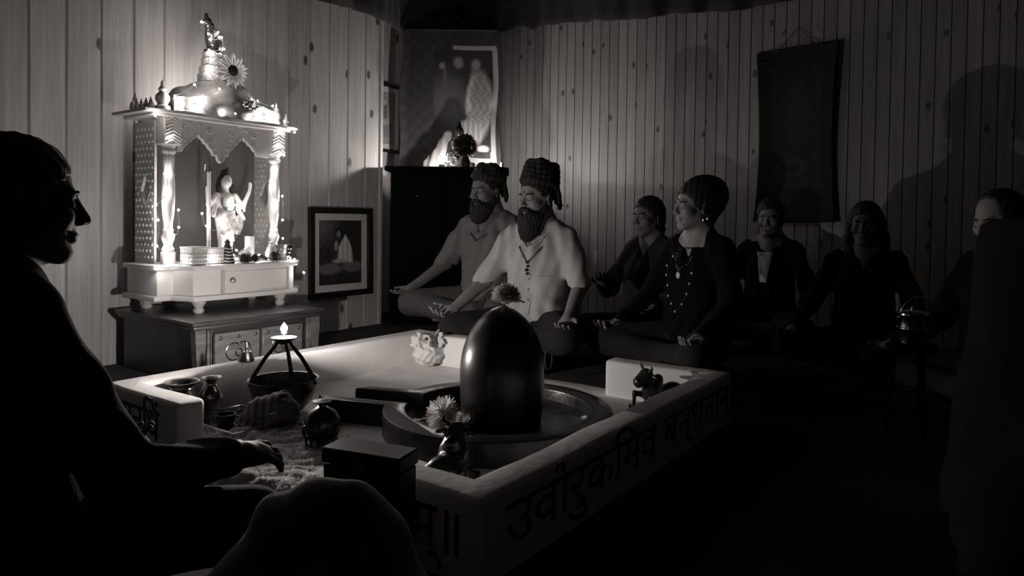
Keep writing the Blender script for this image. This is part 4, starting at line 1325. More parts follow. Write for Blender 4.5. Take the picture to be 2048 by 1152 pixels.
bm_me.materials.append(M['bulb'])
for p in bulbs:
    o_ = bpy.data.objects.new('bulb', bm_me); link(o_, SL); o_.location = p
def wire(pts, sag=0.02):
    out = []
    for a, c in zip(pts, pts[1:]):
        for i in range(6):
            t = i / 6
            out.append((a[0] + (c[0] - a[0]) * t, a[1] + (c[1] - a[1]) * t - 0.006 * math.sin(math.pi * t), a[2] + (c[2] - a[2]) * t - sag * math.sin(math.pi * t)))
    out.append(pts[-1])
    b = MB(); b.tube(out, 0.0013, 4); b.build('wire', 'wire', SL)
wire(bulbs[0:8], 0.006); wire([bulbs[7], bulbs[9], bulbs[11], bulbs[8], bulbs[10], bulbs[15]], 0.004); wire([bulbs[i] for i in (14, 22, 16, 17, 21, 18, 20, 19, 12)], 0.008)
wire([bulbs[i] for i in (23, 25, 26, 27, 34, 28, 33, 30)], 0.004); wire([bulbs[i] for i in (24, 39, 40, 41, 35, 36, 37, 43, 42, 38, 44)], 0.004)
wire([bulbs[i] for i in (31, 32, 29)], 0.015); wire([bulbs[i] for i in (45, 46, 47, 48, 50, 49, 51, 52)], 0.03); wire([bulbs[i] for i in (66, 65, 64)], 0.008); wire([bulbs[i] for i in (58, 57, 56, 59, 62, 61, 60, 55, 54, 63, 53)], 0.004)
wire([bulbs[68], bulbs[67], (0.35, -0.02, 0.06), (0.352, -0.02, 0.008)], 0.002)
# ================================================================ pictures and hangings
def sstep(a, b_, x):
    t = min(1, max(0, (x - a) / (b_ - a))); return t * t * (3 - 2 * t)
def blob(s, t, cx, cy, rx, ry, soft=0.25):
    d = math.hypot((s - cx) / rx, (t - cy) / ry)
    return 1 - sstep(1 - soft, 1 + soft, d)
def mix(a, b_, k): return a + (b_ - a) * k
def tri(s, t, x0, x1, y0, y1, top):
    """a soft triangular robe"""
    if t < y0 - 0.02 or t > y1 + 0.02: return 0
    q = min(1.0, max(0.0, (t - y0) / (y1 - y0)))
    l = mix(x0, top, q ** 1.3); r_ = mix(x1, top, q ** 2.6)
    return sstep(l - 0.02, l + 0.02, s) * (1 - sstep(r_ - 0.02, r_ + 0.02, s)) * sstep(y0 - 0.02, y0 + 0.02, t) * (1 - sstep(y1 - 0.02, y1 + 0.02, t))
def framed(name, label, u0, u1, z0, z1, n, fn, mount=0.05, fw=0.028, tilt=0.0, dark='frame_dark', roll=0.0):
    w, h = u1 - u0, z1 - z0
    t = thing(name, label, 'picture', W((u0 + u1) / 2, n, z0), TH)
    t.rotation_euler = (tilt, roll, TH)
    b = MB()
    for cx, cz, sx, sz in ((0, fw / 2, w, fw), (0, h - fw / 2, w, fw), (-w / 2 + fw / 2, h / 2, fw, h - 2 * fw), (w / 2 - fw / 2, h / 2, fw, h - 2 * fw)):
        b.box((cx, -0.016, cz), (sx, 0.032, sz), 0.004)
    b.build('frame', dark, t)
    b = MB()
    iw, ih = w - 2 * fw, h - 2 * fw
    for cx, cz, sx, sz in ((0, fw + mount / 2, iw, mount), (0, h - fw - mount / 2, iw, mount), (-iw / 2 + mount / 2, h / 2, mount, ih - 2 * mount), (iw / 2 - mount / 2, h / 2, mount, ih - 2 * mount)):
        b.box((cx, -0.010, cz), (sx, 0.004, sz))
    b.build('mount', 'mount', t)
    o_ = obj('print', print_mesh('print', iw - 2 * mount + 0.004, ih - 2 * mount + 0.004, 70, 110, fn), 'print', t)
    o_.location = (0, -0.0075, h / 2)
    b = MB(); b.box((0, -0.003, h / 2), (w - 0.01, 0.005, h - 0.01)); b.build('backing', dark, t)
    return t
def saint(s, t):
    v = 0.035 + 0.10 * blob(s, t, 0.05, 0.95, 0.30, 0.25, 0.9)
    v += 0.012 * math.sin(s * 40) * math.sin(t * 33)
    v = mix(v, 0.20, 0.8 * blob(s, t, 0.25, 0.25, 0.26, 0.085))
    v = mix(v, 0.20, 0.8 * blob(s, t, 0.78, 0.27, 0.24, 0.085))
    v = mix(v, 0.60 - 0.12 * math.sin(s * 60), tri(s, t, 0.34, 0.78, 0.34, 0.78, 0.60))
    v = mix(v, 0.05, blob(s, t, 0.36, 0.55, 0.09, 0.20))
    v = mix(v, 0.34, blob(s, t, 0.40, 0.60, 0.045, 0.075))
    v = mix(v, 0.02, blob(s, t, 0.47, 0.79, 0.115, 0.095))
    v = mix(v, 0.32, blob(s, t, 0.45, 0.77, 0.052, 0.062))
    v = mix(v, 0.10, blob(s, t, 0.43, 0.785, 0.040, 0.010)); v = mix(v, 0.08, blob(s, t, 0.45, 0.735, 0.045, 0.022))
    v = mix(v, 0.40, blob(s, t, 0.47, 0.365, 0.16, 0.030))
    return v
framed('framed_portrait', 'framed print of a seated white-robed figure on the plank wall beside the shrine', 2.925, 3.475, 0.235, 0.85, 3.786, saint, 0.046, 0.040, -0.015)
def deity_print(s, t):
    v = 0.36 + 0.07 * math.sin(s * 25 + 3 * math.sin(t * 18)) * math.sin(t * 31)
    v = mix(v, 0.14, 0.8 * blob(s, t, 0.42, 0.66, 0.16, 0.22)); v = mix(v, 0.5, blob(s, t, 0.42, 0.80, 0.09, 0.06)); v = mix(v, 0.22, 0.7 * blob(s, t, 0.5, 0.30, 0.38, 0.16))
    v = mix(v, 0.55, 0.6 * blob(s, t, 0.45, 0.42, 0.22, 0.06))
    e = min(s, 1 - s, t * 1.6, (1 - t) * 1.6)
    return mix(0.12, v, sstep(0.015, 0.03, e))
framed('small_framed_print', 'small tilted framed print in the recess beside the dark tapestry', 3.83, 4.165, 1.325, 1.885, 4.19, deity_print, 0.045, 0.024, -0.02, roll=0.025)

# ---- painted tapestry hung across the corner
def tap(s, t):
    e = min(s * 0.8, (1 - s) * 0.8, t * 1.12, (1 - t) * 1.12)
    v = 0.028 + 0.008 * math.sin(t * 60) * math.sin(s * 45)
    in_ = sstep(0.165, 0.172, min(s + 0.14, 1.075 - s, t + 0.02, 1.03 - t)) * (1 if 0.32 < s < 0.905 and 0.10 < t < 0.865 else 0)
    if in_ > 0.5:
        v = 0.018
        for cx, cy, r_ in ((0.40, 0.745, 0.028), (0.56, 0.775, 0.045), (0.735, 0.765, 0.042)):
            v = mix(v, 0.20, blob(s, t, cx, cy, r_, r_ * 0.86, 0.5))
        v = mix(v, 0.14, 0.7 * blob(s, t, 0.43, 0.66, 0.02, 0.07)); v = mix(v, 0.14, 0.7 * blob(s, t, 0.70, 0.68, 0.02, 0.07))
        v = mix(v, 0.07, blob(s, t, 0.46, 0.52, 0.16, 0.16, 0.6))
        v = mix(v, 0.34 + 0.10 * math.sin(s * 90 + 4 * math.sin(t * 50)) * math.sin(t * 70), blob(s, t, 0.775, 0.48, 0.135, 0.24, 0.15))
        v = mix(v, 0.40 + 0.12 * math.sin(s * 120), blob(s, t, 0.68, 0.27, 0.13, 0.10, 0.2))
        v = mix(v, 0.5, blob(s, t, 0.82, 0.17, 0.06, 0.025, 0.3))
    elif s > 0.895 and s < 0.955 and 0.05 < t < 0.88 or (0.865 <= t < 0.895 and 0.5 < s < 0.95) or (0.05 < t <= 0.10 and 0.55 < s < 0.95):
        v = 0.30  # lighter cloth strip, with the light on its rolled edge painted in
    return v
def tbend(s, t, x, y, z):
    curl = max(0, abs(s - 0.5) - 0.42) / 0.08
    edge = 0.012 * math.sin(t * 9 + (2 if s > 0.5 else 0)) * (abs(s - 0.5) * 2) ** 3
    x2 = x + edge - (0.030 * (1 - t) if s < 0.5 else 0.0) * (abs(s - .5) * 2)
    y2 = y - 0.035 * curl ** 2 + 0.012 * math.sin(s * 8 + t * 3)
    return x2, y2, z + 0.02 * math.sin(s * 5.5) * (1 - t)
tp = thing('tapestry', 'dark painted cloth tapestry with a pale figure hung across the room corner', 'tapestry', (-0.50, 5.62, 1.17), 0.0)
o_ = obj('cloth', print_mesh('cloth', 0.80, 1.12, 120, 170, tap, tbend, 0.006), 'cloth_print', tp); o_.location = (0, 0, 0.57)
b = MB(); b.tube([(-0.40, -0.008, 1.135), (0.41, -0.008, 1.14)], 0.014, 10); b.build('hanging_rod', 'frame_dark', tp)
b = MB(); b.tube([(-0.20, 0, 1.145), (0.0, 0.012, 1.26), (0.20, 0, 1.145)], 0.003, 5); b.build('cord', 'frame_dark', tp)

# ---- dark scroll on the narrow-plank wall
def scroll(s, t):
    v = 0.010
    if 0.16 < s < 0.84 and 0.18 < t < 0.90:
        v = 0.017 + 0.006 * math.sin(s * 31 + 3 * math.sin(t * 12)) * math.sin(t * 37)
        v = mix(v, 0.05, 0.8 * (blob(s, t, 0.45, 0.31, 0.20, 0.050, 0.3) - blob(s, t, 0.45, 0.305, 0.14, 0.030, 0.4)))
        v = mix(v, 0.028, blob(s, t, 0.5, 0.60, 0.16, 0.16, 0.5)); v = mix(v, 0.03, blob(s, t, 0.5, 0.78, 0.07, 0.06, 0.5))
    elif 0.30 < s < 0.64 and t <= 0.15: v = 0.016
    return v
def sbend(s, t, x, y, z):
    k = 0.90 + 0.10 * (2 * t - 1) ** 2
    return x * k, y - 0.030 * (abs(s - 0.5) * 2) ** 2 + 0.01 * math.sin(t * 6), z + 0.025 * (s - 0.5) * (1 if t > 0.95 else 0)
sc_ = thing('hanging_scroll', 'tall dark cloth scroll painting hanging on the narrow-plank wall', 'scroll', W(4.955, 1.218, 0.80), TH - math.pi / 2)
o_ = obj('cloth', print_mesh('cloth', 0.525, 1.16, 60, 120, scroll, sbend, 0.006), 'cloth_print', sc_); o_.location = (0, 0, 0.59)
b = MB(); b.tube([(-0.262, -0.004, 1.168), (0.262, -0.004, 1.180)], 0.012, 10); b.build('hanging_rod', 'frame_dark', sc_)
b = MB(); b.tube([(-0.27, -0.004, 0.008), (0.27, -0.004, 0.012)], 0.014, 10); b.build('bottom_rod', 'frame_dark', sc_)
b = MB(); b.tube([(-0.12, 0, 1.18), (0.0, 0.015, 1.32), (0.12, 0, 1.185)], 0.003, 5); b.build('cord', 'frame_dark', sc_)

# ================================================================ corner cabinet with candle and figures
CB = thing('corner_cabinet', 'tall black cabinet standing across the corner under the dark tapestry', 'cabinet', (-0.50, 5.26, 0.0), 0.0)
b = MB(); b.box((0, 0, 0.57), (0.78, 0.40, 1.12), 0.004); b.build('carcass', 'cabinet', CB)
b = MB(); b.box((0.02, -0.01, 1.145), (0.90, 0.46, 0.035), 0.006); b.build('top', 'cabinet', CB)
for s_ in (-1, 1):
    b = MB(); b.box((s_ * 0.193, -0.204, 0.42), (0.37, 0.014, 0.74), 0.004); d_ = b.build('door', 'cabinet', CB)
    b = MB(); b.sphere((s_ * 0.03, -0.218, 0.45), 0.012, 10, 8); b.build('knob', 'brass_dark', d_)
    b = MB(); b.box((s_ * 0.193, -0.204, 0.95), (0.37, 0.014, 0.26), 0.004); d_ = b.build('drawer', 'cabinet', CB)
    b = MB(); b.sphere((s_ * 0.193, -0.218, 0.95), 0.012, 10, 8); b.build('knob', 'brass_dark', d_)
ZC = 1.163
for lb, cx_, cy_ in (('burning tealight at the left of the dark bouquet on the corner cabinet', -0.520, 5.12), ('burning tealight at the right end of the corner cabinet behind the seated people', -0.092, 5.40)):
    cd = thing('tealight', lb, 'candle', (cx_, cy_, ZC))
    b = MB(); b.lathe([(0, 0), (0.028, 0), (0.028, 0.022), (0.020, 0.024), (0, 0.022)], 20, cap=False); b.build('wax', 'wax', cd)
    b = MB(); b.lathe([(0.0, 0.026), (0.006, 0.03), (0.009, 0.040), (0.006, 0.056), (0.0, 0.070)], 12, cap=False); b.build('flame', 'candle_flame', cd)
# pale cloth peak behind the candle
S = Shape()
S.cone((0, 0, 0.02), (0.02, 0.0, 0.20), 0.10, 0.028, 0.03)
S.cone((-0.06, 0, 0.02), (0.0, 0.0, 0.12), 0.07, 0.03, 0.03)
S.box((0, 0, -0.2), (0.5, 0.5, 0.2), 0, 0, '-')
S.box((0, 0.3, 0.1), (0.5, 0.25, 0.5), 0, 0, '-')
S.disp(lambda X, Y, Z: 0.007 * np.sin(X * 90 + 8 * Z) * np.sin(Y * 60 + 1.0))
ck = S.build('draped_cloth', 'shirt_mid', None, 0.006, (-0.535, 5.36, ZC), 0.0)
ck.scale = (1.25, 1.0, 1.35)
tag(ck, 'pale cloth draped to a peak behind the candle on the corner cabinet', 'cloth')
# dark seated figure and dark bouquet
S = Shape()
S.ell((0, 0, 0.05), (0.085, 0.07, 0.05), 0.02); S.cone((0, 0, 0.06), (0, 0, 0.17), 0.058, 0.05, 0.02); S.ell((0, 0, 0.19), (0.075, 0.042, 0.035), 0.02)
S.cone((0, 0, 0.2), (0, 0, 0.25), 0.02, 0.02, 0.01); S.ell((0, -0.004, 0.285), (0.036, 0.040, 0.046), 0.01); S.cone((0, 0.01, 0.315), (0, 0.01, 0.365), 0.026, 0.012, 0.012)
for s_ in (-1, 1):
    S.cone((s_ * 0.068, 0, 0.185), (s_ * 0.085, -0.03, 0.115), 0.022, 0.018, 0.012); S.cone((s_ * 0.085, -0.03, 0.115), (s_ * 0.03, -0.065, 0.085), 0.018, 0.012, 0.012)
    S.cone((s_ * 0.04, -0.02, 0.035), (s_ * 0.10, -0.05, 0.03), 0.032, 0.024, 0.015)
df = S.build('seated_figure', 'bronze', None, 0.004, (-0.415, 5.33, ZC), 0.2)
tag(df, 'dark seated figure statuette on the corner cabinet before the tapestry', 'statuette')
bq = thing('bouquet_vase', 'dark round bouquet in a small vase beside the candle on the corner cabinet', 'bouquet', (-0.345, 5.055, ZC))
b = MB(); b.lathe([(0, 0), (0.03, 0), (0.04, 0.03), (0.024, 0.065), (0.03, 0.08), (0.022, 0.075), (0, 0.03)], 20, cap=False); b.build('vase', 'bronze', bq)
o_ = obj('blossoms', bloom_mesh('blossoms', 0.10, 260, 0.055, 0.012, 0.9, 31, -0.9), 'petal_dark', bq); o_.location = (-0.005, 0, 0.155)
for k, (x, y, z) in enumerate(((-0.475, 5.09, ZC + 0.055), (-0.455, 5.075, ZC + 0.085), (-0.435, 5.06, ZC + 0.03))):
    t = thing('white_blossom', ('lowest', 'topmost', 'rightmost')[k] + ' of three white blossoms beside the corner candle', 'flower', (x, y, z), k)
    obj('petals', bloom_mesh('petals', 0.026, 50, 0.022, 0.006, 0.8, 40 + k, -0.9), 'petal', t)
    b = MB(); b.tube([(0, 0, -0.01), (0.02, 0.01, -(z - ZC) * 0.6), (0.03, 0.015, -(z - ZC) + 0.003)], 0.002, 5); b.build('stem', 'leaf', t)

# ================================================================ right side: steel pot, covered furniture; foreground bundle
pt = thing('steel_pot', 'shiny lidded steel pot with bail handle at the far right of the circle', 'pot', (1.512, 2.60, 0.338))
pt.scale = (0.72, 0.72, 0.72)
b = MB(); b.lathe([(0, 0), (0.066, 0), (0.074, 0.008), (0.076, 0.075), (0.080, 0.080), (0.080, 0.086), (0.076, 0.090), (0.076, 0.150), (0.080, 0.156), (0, 0.156)], 40, cap=False); b.build('pot_body', 'steel', pt)
b = MB(); b.lathe([(0.083, 0.152), (0.083, 0.160), (0.066, 0.170), (0.03, 0.178), (0.012, 0.180), (0.014, 0.190), (0.0, 0.194)], 36, cap=False); b.build('lid', 'steel', pt)
b = MB(); b.tube([(0.082 * math.cos(a) , -0.02 - 0.03 * math.sin(a), 0.14 + 0.11 * math.sin(a)) for a in [math.pi * k / 16 for k in range(17)]], 0.004, 8); b.build('bail_handle', 'steel', pt)
for s_ in (-1, 1):
    b = MB(); b.sphere((s_ * 0.082, -0.02, 0.14), 0.010, 10, 8); b.build('handle_lug', 'steel', pt)
sl_ = thing('low_stool', 'small black round stool under the steel pot', 'stool', (1.512, 2.60, 0.0))
sl_.scale = (0.8, 0.8, 1.127)
b = MB(); b.lathe([(0, 0.272), (0.10, 0.272), (0.108, 0.278), (0.108, 0.294), (0.10, 0.299), (0, 0.299)], 32, cap=False); b.build('seat', 'matt_black', sl_)
for k in range(3):
    a = 0.6 + k * 2.0944
    b = MB(); b.tube([(0.07 * math.cos(a), 0.07 * math.sin(a), 0.275), (0.10 * math.cos(a), 0.10 * math.sin(a), 0.0)], [0.013, 0.010], 8); b.build('leg', 'matt_black', sl_)

S = Shape()
S.box((1.60, 1.66, 0.40), (0.42, 0.11, 0.40), 0.025, 0.02)
S.cone((1.22, 1.62, 0.05), (1.24, 1.66, 0.66), 0.13, 0.08, 0.10)
S.box((1.55, 1.50, 0.22), (0.42, 0.26, 0.22), 0.10, 0.12)
S.cone((0.96, 1.32, 0.02), (1.16, 1.52, 0.16), 0.09, 0.14, 0.15)
S.box((1.4, 1.7, -0.3), (1.5, 1.5, 0.3), 0, 0, '-')
S.disp(lambda X, Y, Z: 0.008 * np.sin(X * 26 + Y * 31 + 2 * np.sin(Z * 5)) * np.clip(1.0 - Z, 0, 1))
cv = S.build('covered_furniture', 'cover', None, 0.016)
tag(cv, 'tall black cloth-covered piece of furniture with flat top in the right foreground', 'furniture')

S = Shape()
S.cone((-0.37, 1.10, 0.10), (-0.36, 1.12, 0.255), 0.12, 0.060, 0.06)
S.cone((-0.36, 1.12, 0.258), (-0.30, 1.13, 0.275), 0.060, 0.060, 0.05)
S.cone((-0.30, 1.13, 0.288), (-0.245, 1.12, 0.275), 0.058, 0.055, 0.05)
S.cone((-0.22, 1.10, 0.20), (-0.19, 1.06, 0.06), 0.085, 0.115, 0.06)
S.cone((-0.45, 1.0, 0.06), (-0.20, 0.98, 0.08), 0.14, 0.14, 0.08)
S.cone((-0.62, 0.98, 0.05), (-0.40, 1.05, 0.10), 0.10, 0.12, 0.08)
S.box((0, 0, -0.3), (2, 2, 0.3), 0, 0, '-')
S.disp(lambda X, Y, Z: 0.007 * np.sin(X * 34 + 3 * np.sin(Z * 14)) * np.sin(Z * 26 + Y * 12) + 0.004 * np.sin(X * 70 + Z * 44))
S2 = Shape()
S2.box((0, 0, 0.03), (0.30, 0.20, 0.035), 0.03, 0.02)
S2.cone((-0.22, -0.10, 0.06), (0.20, -0.06, 0.07), 0.06, 0.05, 0.05)
S2.cone((-0.10, 0.10, 0.05), (0.24, 0.12, 0.05), 0.05, 0.045, 0.05)
S2.box((0, 0, -0.3), (2, 2, 0.3), 0, 0, '-')
S2.disp(wrinkle(0.010, 26, 30, 20, 2.0))
fb = S2.build('floor_blanket', mat('grey_blanket', 0.05, 1.0, bump=0.5, bscale=120), None, 0.009, (1.28, 3.18, 0.0), 0.35)
tag(fb, 'dim grey folded blanket on the floor beyond the right corner of the platform', 'blanket')
bd = S.build('blanket_bundle', 'fur', None, 0.008)
tag(bd, 'dark fleecy blanket heaped in the bottom foreground before the platform', 'blanket')
# ================================================================ people
def head_shape(S, fem=False, nose=1.0):
    """face looks along +x, eye level at z=0"""
    j = 0.90 if fem else 1.0
    S.ell((-0.012, 0, 0.036), (0.098, 0.077, 0.086), 0.02)
    S.ell((0.030, 0, -0.040), (0.064, 0.059 * j, 0.074), 0.03)
    S.cone((0.004, 0.046 * j, -0.055), (0.066, 0.016, -0.098), 0.022 * j, 0.018, 0.02)
    S.cone((0.004, -0.046 * j, -0.055), (0.066, -0.016, -0.098), 0.022 * j, 0.018, 0.02)
    S.ell((0.074, 0, -0.100), (0.018, 0.020, 0.016), 0.015)
    S.ell((0.058, 0.040, -0.024), (0.030, 0.024, 0.024), 0.02)
    S.ell((0.058, -0.040, -0.024), (0.030, 0.024, 0.024), 0.02)
    S.cone((0.078, -0.030, 0.020), (0.078, 0.030, 0.020), 0.013, 0.013, 0.015)
    for s_ in (-1, 1):
        S.ell((0.099, s_ * 0.031, 0.001), (0.017, 0.018, 0.010), 0.012, '-')
        S.ell((0.076, s_ * 0.031, -0.001), (0.0145, 0.016, 0.0125), 0.004)
        S.cone((0.091, s_ * 0.018, -0.004), (0.084, s_ * 0.044, -0.004), 0.0022, 0.0018, 0.002)      # lid line
    S.cone((0.090, 0, 0.010), (0.112 * (0.97 + 0.03 * nose), 0, -0.030), 0.0085, 0.0105, 0.012)
    S.ell((0.101, 0.0125, -0.034), (0.011, 0.008, 0.008), 0.006)
    S.ell((0.101, -0.0125, -0.034), (0.011, 0.008, 0.008), 0.006)
    S.ell((0.088, 0, -0.060), (0.013, 0.026, 0.0075), 0.006)
    S.ell((0.086, 0, -0.072), (0.013, 0.022, 0.0080), 0.006)
    S.cone((0.103, -0.020, -0.0655), (0.103, 0.020, -0.0655), 0.0022, 0.0022, 0.003, '-')
    for s_ in (-1, 1):
        S.ell((-0.012, s_ * 0.076, -0.010), (0.019, 0.008, 0.031), 0.006, R=R3(0, -0.25, s_ * 0.35))
        S.ell((-0.006, s_ * 0.085, -0.006), (0.009, 0.006, 0.016), 0.004, '-', R=R3(0, -0.25, s_ * 0.35))

def hand_shape(S, w, d, pn, sd, curl=0.5):
    """w wrist, d pointing direction, pn palm normal, sd towards the thumb"""
    w = np.array(w, float); d = np.array(d, float); d /= np.linalg.norm(d)
    pn = np.array(pn, float); pn -= d * (pn @ d); pn /= np.linalg.norm(pn)
    sd = np.array(sd, float); side_ = np.cross(d, pn)
    if side_ @ sd < 0: side_ = -side_
    Q = np.stack([d, side_, pn], 1)
    S.ell(w + d * 0.048, (0.050, 0.040, 0.016), 0.012, R=Q)
    S.cone(w, w + d * 0.03, 0.026, 0.026, 0.015)
    for k, (o, L) in enumerate(((0.029, 0.066), (0.010, 0.076), (-0.009, 0.070), (-0.027, 0.056))):
        b0 = w + d * (0.084 - 0.004 * abs(k - 1)) + side_ * o
        a1 = curl * (0.7 + 0.12 * k)
        d1 = d * math.cos(a1) + pn * math.sin(a1) + side_ * 0.10 * (1.5 - k) / 1.5
        b1 = b0 + d1 * L * 0.52
        a2 = a1 + curl * 1.0
        d2 = d * math.cos(a2) + pn * math.sin(a2) + side_ * 0.05 * (1.5 - k) / 1.5
        b2 = b1 + d2 * L * 0.50
        S.cone(b0, b1, 0.0088, 0.0080, 0.003); S.cone(b1, b2, 0.0080, 0.0066, 0.003)
    t0 = w + d * 0.022 + side_ * 0.026
    t1 = t0 + d * 0.030 + side_ * 0.026 + pn * 0.012
    t2 = t1 + d * 0.030 + side_ * 0.006 + pn * 0.012
    S.cone(t0, t1, 0.015, 0.0105, 0.008); S.cone(t1, t2, 0.0100, 0.0078, 0.004)

def person(label, loc, yaw, s=1.0, seat=0.0, hy=0.0, hp=0.0, fem=False, res=0.006, skin='skin', top='dark_cloth', legs='trousers_dark', sleeve=1.0,
           hair='cap', beard=None, arms=None, group=None, neckline=0.062, lean=0.0, cut=None):
    P = thing('person', label, 'person', (loc[0], loc[1], 0.0), math.radians(yaw), group)
    z0 = seat
    def Z(p): return (p[0] * s, p[1] * s, p[2] * s + z0)
    w = 0.90 if fem else 1.0
    sh = [(-0.012 + lean * 0.5, q * 0.163 * w, 0.565) for q in (-1, 1)]
    A = arms or {}
    el = {-1: A.get('er', (0.055, -0.255, 0.335)), 1: A.get('el', (0.055, 0.255, 0.335))}
    wr = {-1: A.get('wr', (0.270, -0.285, 0.205)), 1: A.get('wl', (0.270, 0.285, 0.205))}
    hd = {-1: A.get('hr', (0.9, -0.15, -0.35)), 1: A.get('hl', (0.9, 0.15, -0.35))}
    pn = {-1: A.get('pr', (0.3, 0, 1)), 1: A.get('pl', (0.3, 0, 1))}
    HR = R3(0, math.radians(hp), math.radians(hy))
    HO = np.array(Z((0.022 + lean, 0, 0.772)))
    # ---- skin: one continuous surface
    S = Shape()
    S.frame(None, (0, 0, z0), s)
    S.ell((0, 0, 0.13), (0.110, 0.145, 0.10), 0.03)
    S.cone((0, 0, 0.16), (lean * 0.4, 0, 0.42), 0.095, 0.105, 0.03)
    S.ell((lean * 0.4, 0, 0.44), (0.092, 0.140 * w, 0.13), 0.03)
    S.cone((-0.012 + lean * 0.5, -0.13 * w, 0.572), (-0.012 + lean * 0.5, 0.13 * w, 0.572), 0.046, 0.046, 0.03)
    S.cone((-0.012 + lean * 0.6, 0, 0.58), (-0.004 + lean, 0, 0.70), 0.070 * w, 0.056 * w, 0.04)
    for q in (-1, 1): S.cone((-0.022 + lean * 0.6, q * 0.03, 0.665), (-0.016 + lean * 0.5, q * 0.13 * w, 0.590), 0.040 * w, 0.036 * w, 0.04)
    for q, i in ((-1, 0), (1, 1)):
        S.cone(sh[i], el[q], 0.047 * w, 0.039 * w, 0.03)
        S.cone(el[q], wr[q], 0.039 * w, 0.026 * w, 0.02)
        hand_shape(S, wr[q], hd[q], pn[q], (0.3, -q, 0) if pn[q][2] < 0 else (0.2, q, 0.0), A.get('curl', 0.45))
        S.cone((0.02, q * 0.09, 0.12), (0.335, q * 0.30, 0.125), 0.070, 0.052, 0.03)
        S.cone((0.335, q * 0.30, 0.120), (0.235, -q * 0.05, 0.060), 0.048, 0.034, 0.02)
        S.cone((0.235, -q * 0.05, 0.055), (0.300, -q * 0.15, 0.040), 0.032, 0.022, 0.02)
    S.frame(HR, HO, s * (0.95 if fem else 1.0))
    head_shape(S, fem)
    S.cone((-0.022, 0, -0.045), (-0.040, 0, -0.120), 0.055 * w, 0.056 * w, 0.03)
    S.build('body', skin, P, res)
    # ---- clothes
    c = 0.012
    T = Shape(); T.frame(None, (0, 0, z0), s)
    T.ell((0, 0, 0.15), (0.140, 0.180, 0.12), 0.04)
    T.cone((0.008, -0.045, 0.18), (lean * 0.4, -0.045 * w, 0.42), 0.118, 0.110, 0.03)
    T.cone((0.008, 0.045, 0.18), (lean * 0.4, 0.045 * w, 0.42), 0.118, 0.110, 0.03)
    T.ell((lean * 0.4, 0, 0.45), (0.112, 0.165 * w, 0.145), 0.04)
    T.cone((-0.012 + lean * 0.5, -0.125 * w, 0.568), (-0.012 + lean * 0.5, 0.125 * w, 0.568), 0.056, 0.056, 0.04)
    T.cone((-0.018 + lean * 0.6, 0, 0.58), (-0.012 + lean * 0.8, 0, 0.645), 0.088 * w, 0.068 * w, 0.03)
    for q in (-1, 1): T.cone((-0.022 + lean * 0.6, q * 0.045, 0.640), (-0.016 + lean * 0.5, q * 0.14 * w, 0.585), 0.046 * w, 0.050 * w, 0.03)
    for q, i in ((-1, 0), (1, 1)):
        a = np.array(sh[i]); e = np.array(el[q]); r_ = np.array(wr[q])
        if sleeve >= 1:
            T.cone(a, e, 0.064 * w, 0.054 * w, 0.03); T.cone(e, e + (r_ - e) * 0.92, 0.054 * w, 0.043 * w, 0.02)
        else:
            m = a + (e - a) * 1.02
            T.cone(a, m, 0.058, 0.062, 0.03)
            T.box(m + (e - a) * 0.22 + np.array([0, 0, 0]), (0.075, 0.10, 0.052), 0.0, 0.004, '-', R=R3(0, 0, 0))
    T.cone((0.012 + lean * 0.7, 0, 0.615), (0.012 + lean, 0, 0.80), neckline * w, 0.075, 0.008, '-')
    T.ell((0.095 + lean * 0.7, 0, 0.600), (0.050, 0.030, 0.075), 0.008, '-')
    T.box((0, 0, -0.02), (0.5, 0.5, 0.10), 0, 0.0, '-')
    T.disp(wrinkle(0.010 * s, 30, 34, 26, yaw))
    T.disp(lambda X, Y, Z_: 0.005 * np.sin(Y * 85 + 3 * np.sin(Z_ * 11 + yaw)) * np.sin(Z_ * 9 + X * 20))
    if cut: cut(T)
    shirt = T.build('shirt' if top.startswith('shirt') else 'top', top, P, max(res, 0.006))
    G = Shape(); G.frame(None, (0, 0, z0), s)
    G.ell((-0.01, 0, 0.115), (0.150, 0.185, 0.110), 0.03)
    for q in (-1, 1):
        G.cone((0.02, q * 0.09, 0.120), (0.335, q * 0.30, 0.125), 0.096, 0.072, 0.04)
        G.cone((0.335, q * 0.30, 0.115), (0.230, -q * 0.02, 0.070), 0.070, 0.056, 0.03)
    G.box((0, 0, -0.30), (1, 1, 0.302), 0, 0, '-')
    G.disp(wrinkle(0.006, 28, 30, 34, yaw + 1))
    G.build('trousers', legs, P, 0.0085)
    # ---- hair, brows, beard
    hs = s * (0.95 if fem else 1.0)
    def HS(): 
        K = Shape(); K.frame(HR, HO, hs); return K
    K = HS()
    if hair in ('cap', 'bun', 'long', 'tail', 'thin'):
        K.ell((-0.016, 0, 0.040), (0.106, 0.086, 0.095), 0.01)
        if hair != 'thin':
            K.ell((-0.055, 0, -0.02), (0.066, 0.076, 0.080), 0.03)
        K.ell((0.078, 0, -0.008), (0.075, 0.072, 0.070), 0.015, '-')
        K.ell((0.045, 0, -0.070), (0.075, 0.095, 0.075), 0.02, '-')
        for q in (-1, 1): K.ell((0.004, q * 0.090, -0.014), (0.030, 0.018, 0.036), 0.008, '-')
    if hair == 'thin':
        K.ell((0.090, 0, 0.065), (0.060, 0.060, 0.055), 0.015, '-')
    if hair == 'bun':
        K.ell((-0.060, 0, 0.085), (0.105, 0.090, 0.080), 0.04)
        K.ell((-0.095, 0, 0.055), (0.082, 0.080, 0.088), 0.03)
        K.cone((-0.095, 0, 0.01), (-0.062, 0, -0.075), 0.055, 0.026, 0.03)
        K.ell((0.085, 0, -0.010), (0.070, 0.066, 0.068), 0.012, '-')
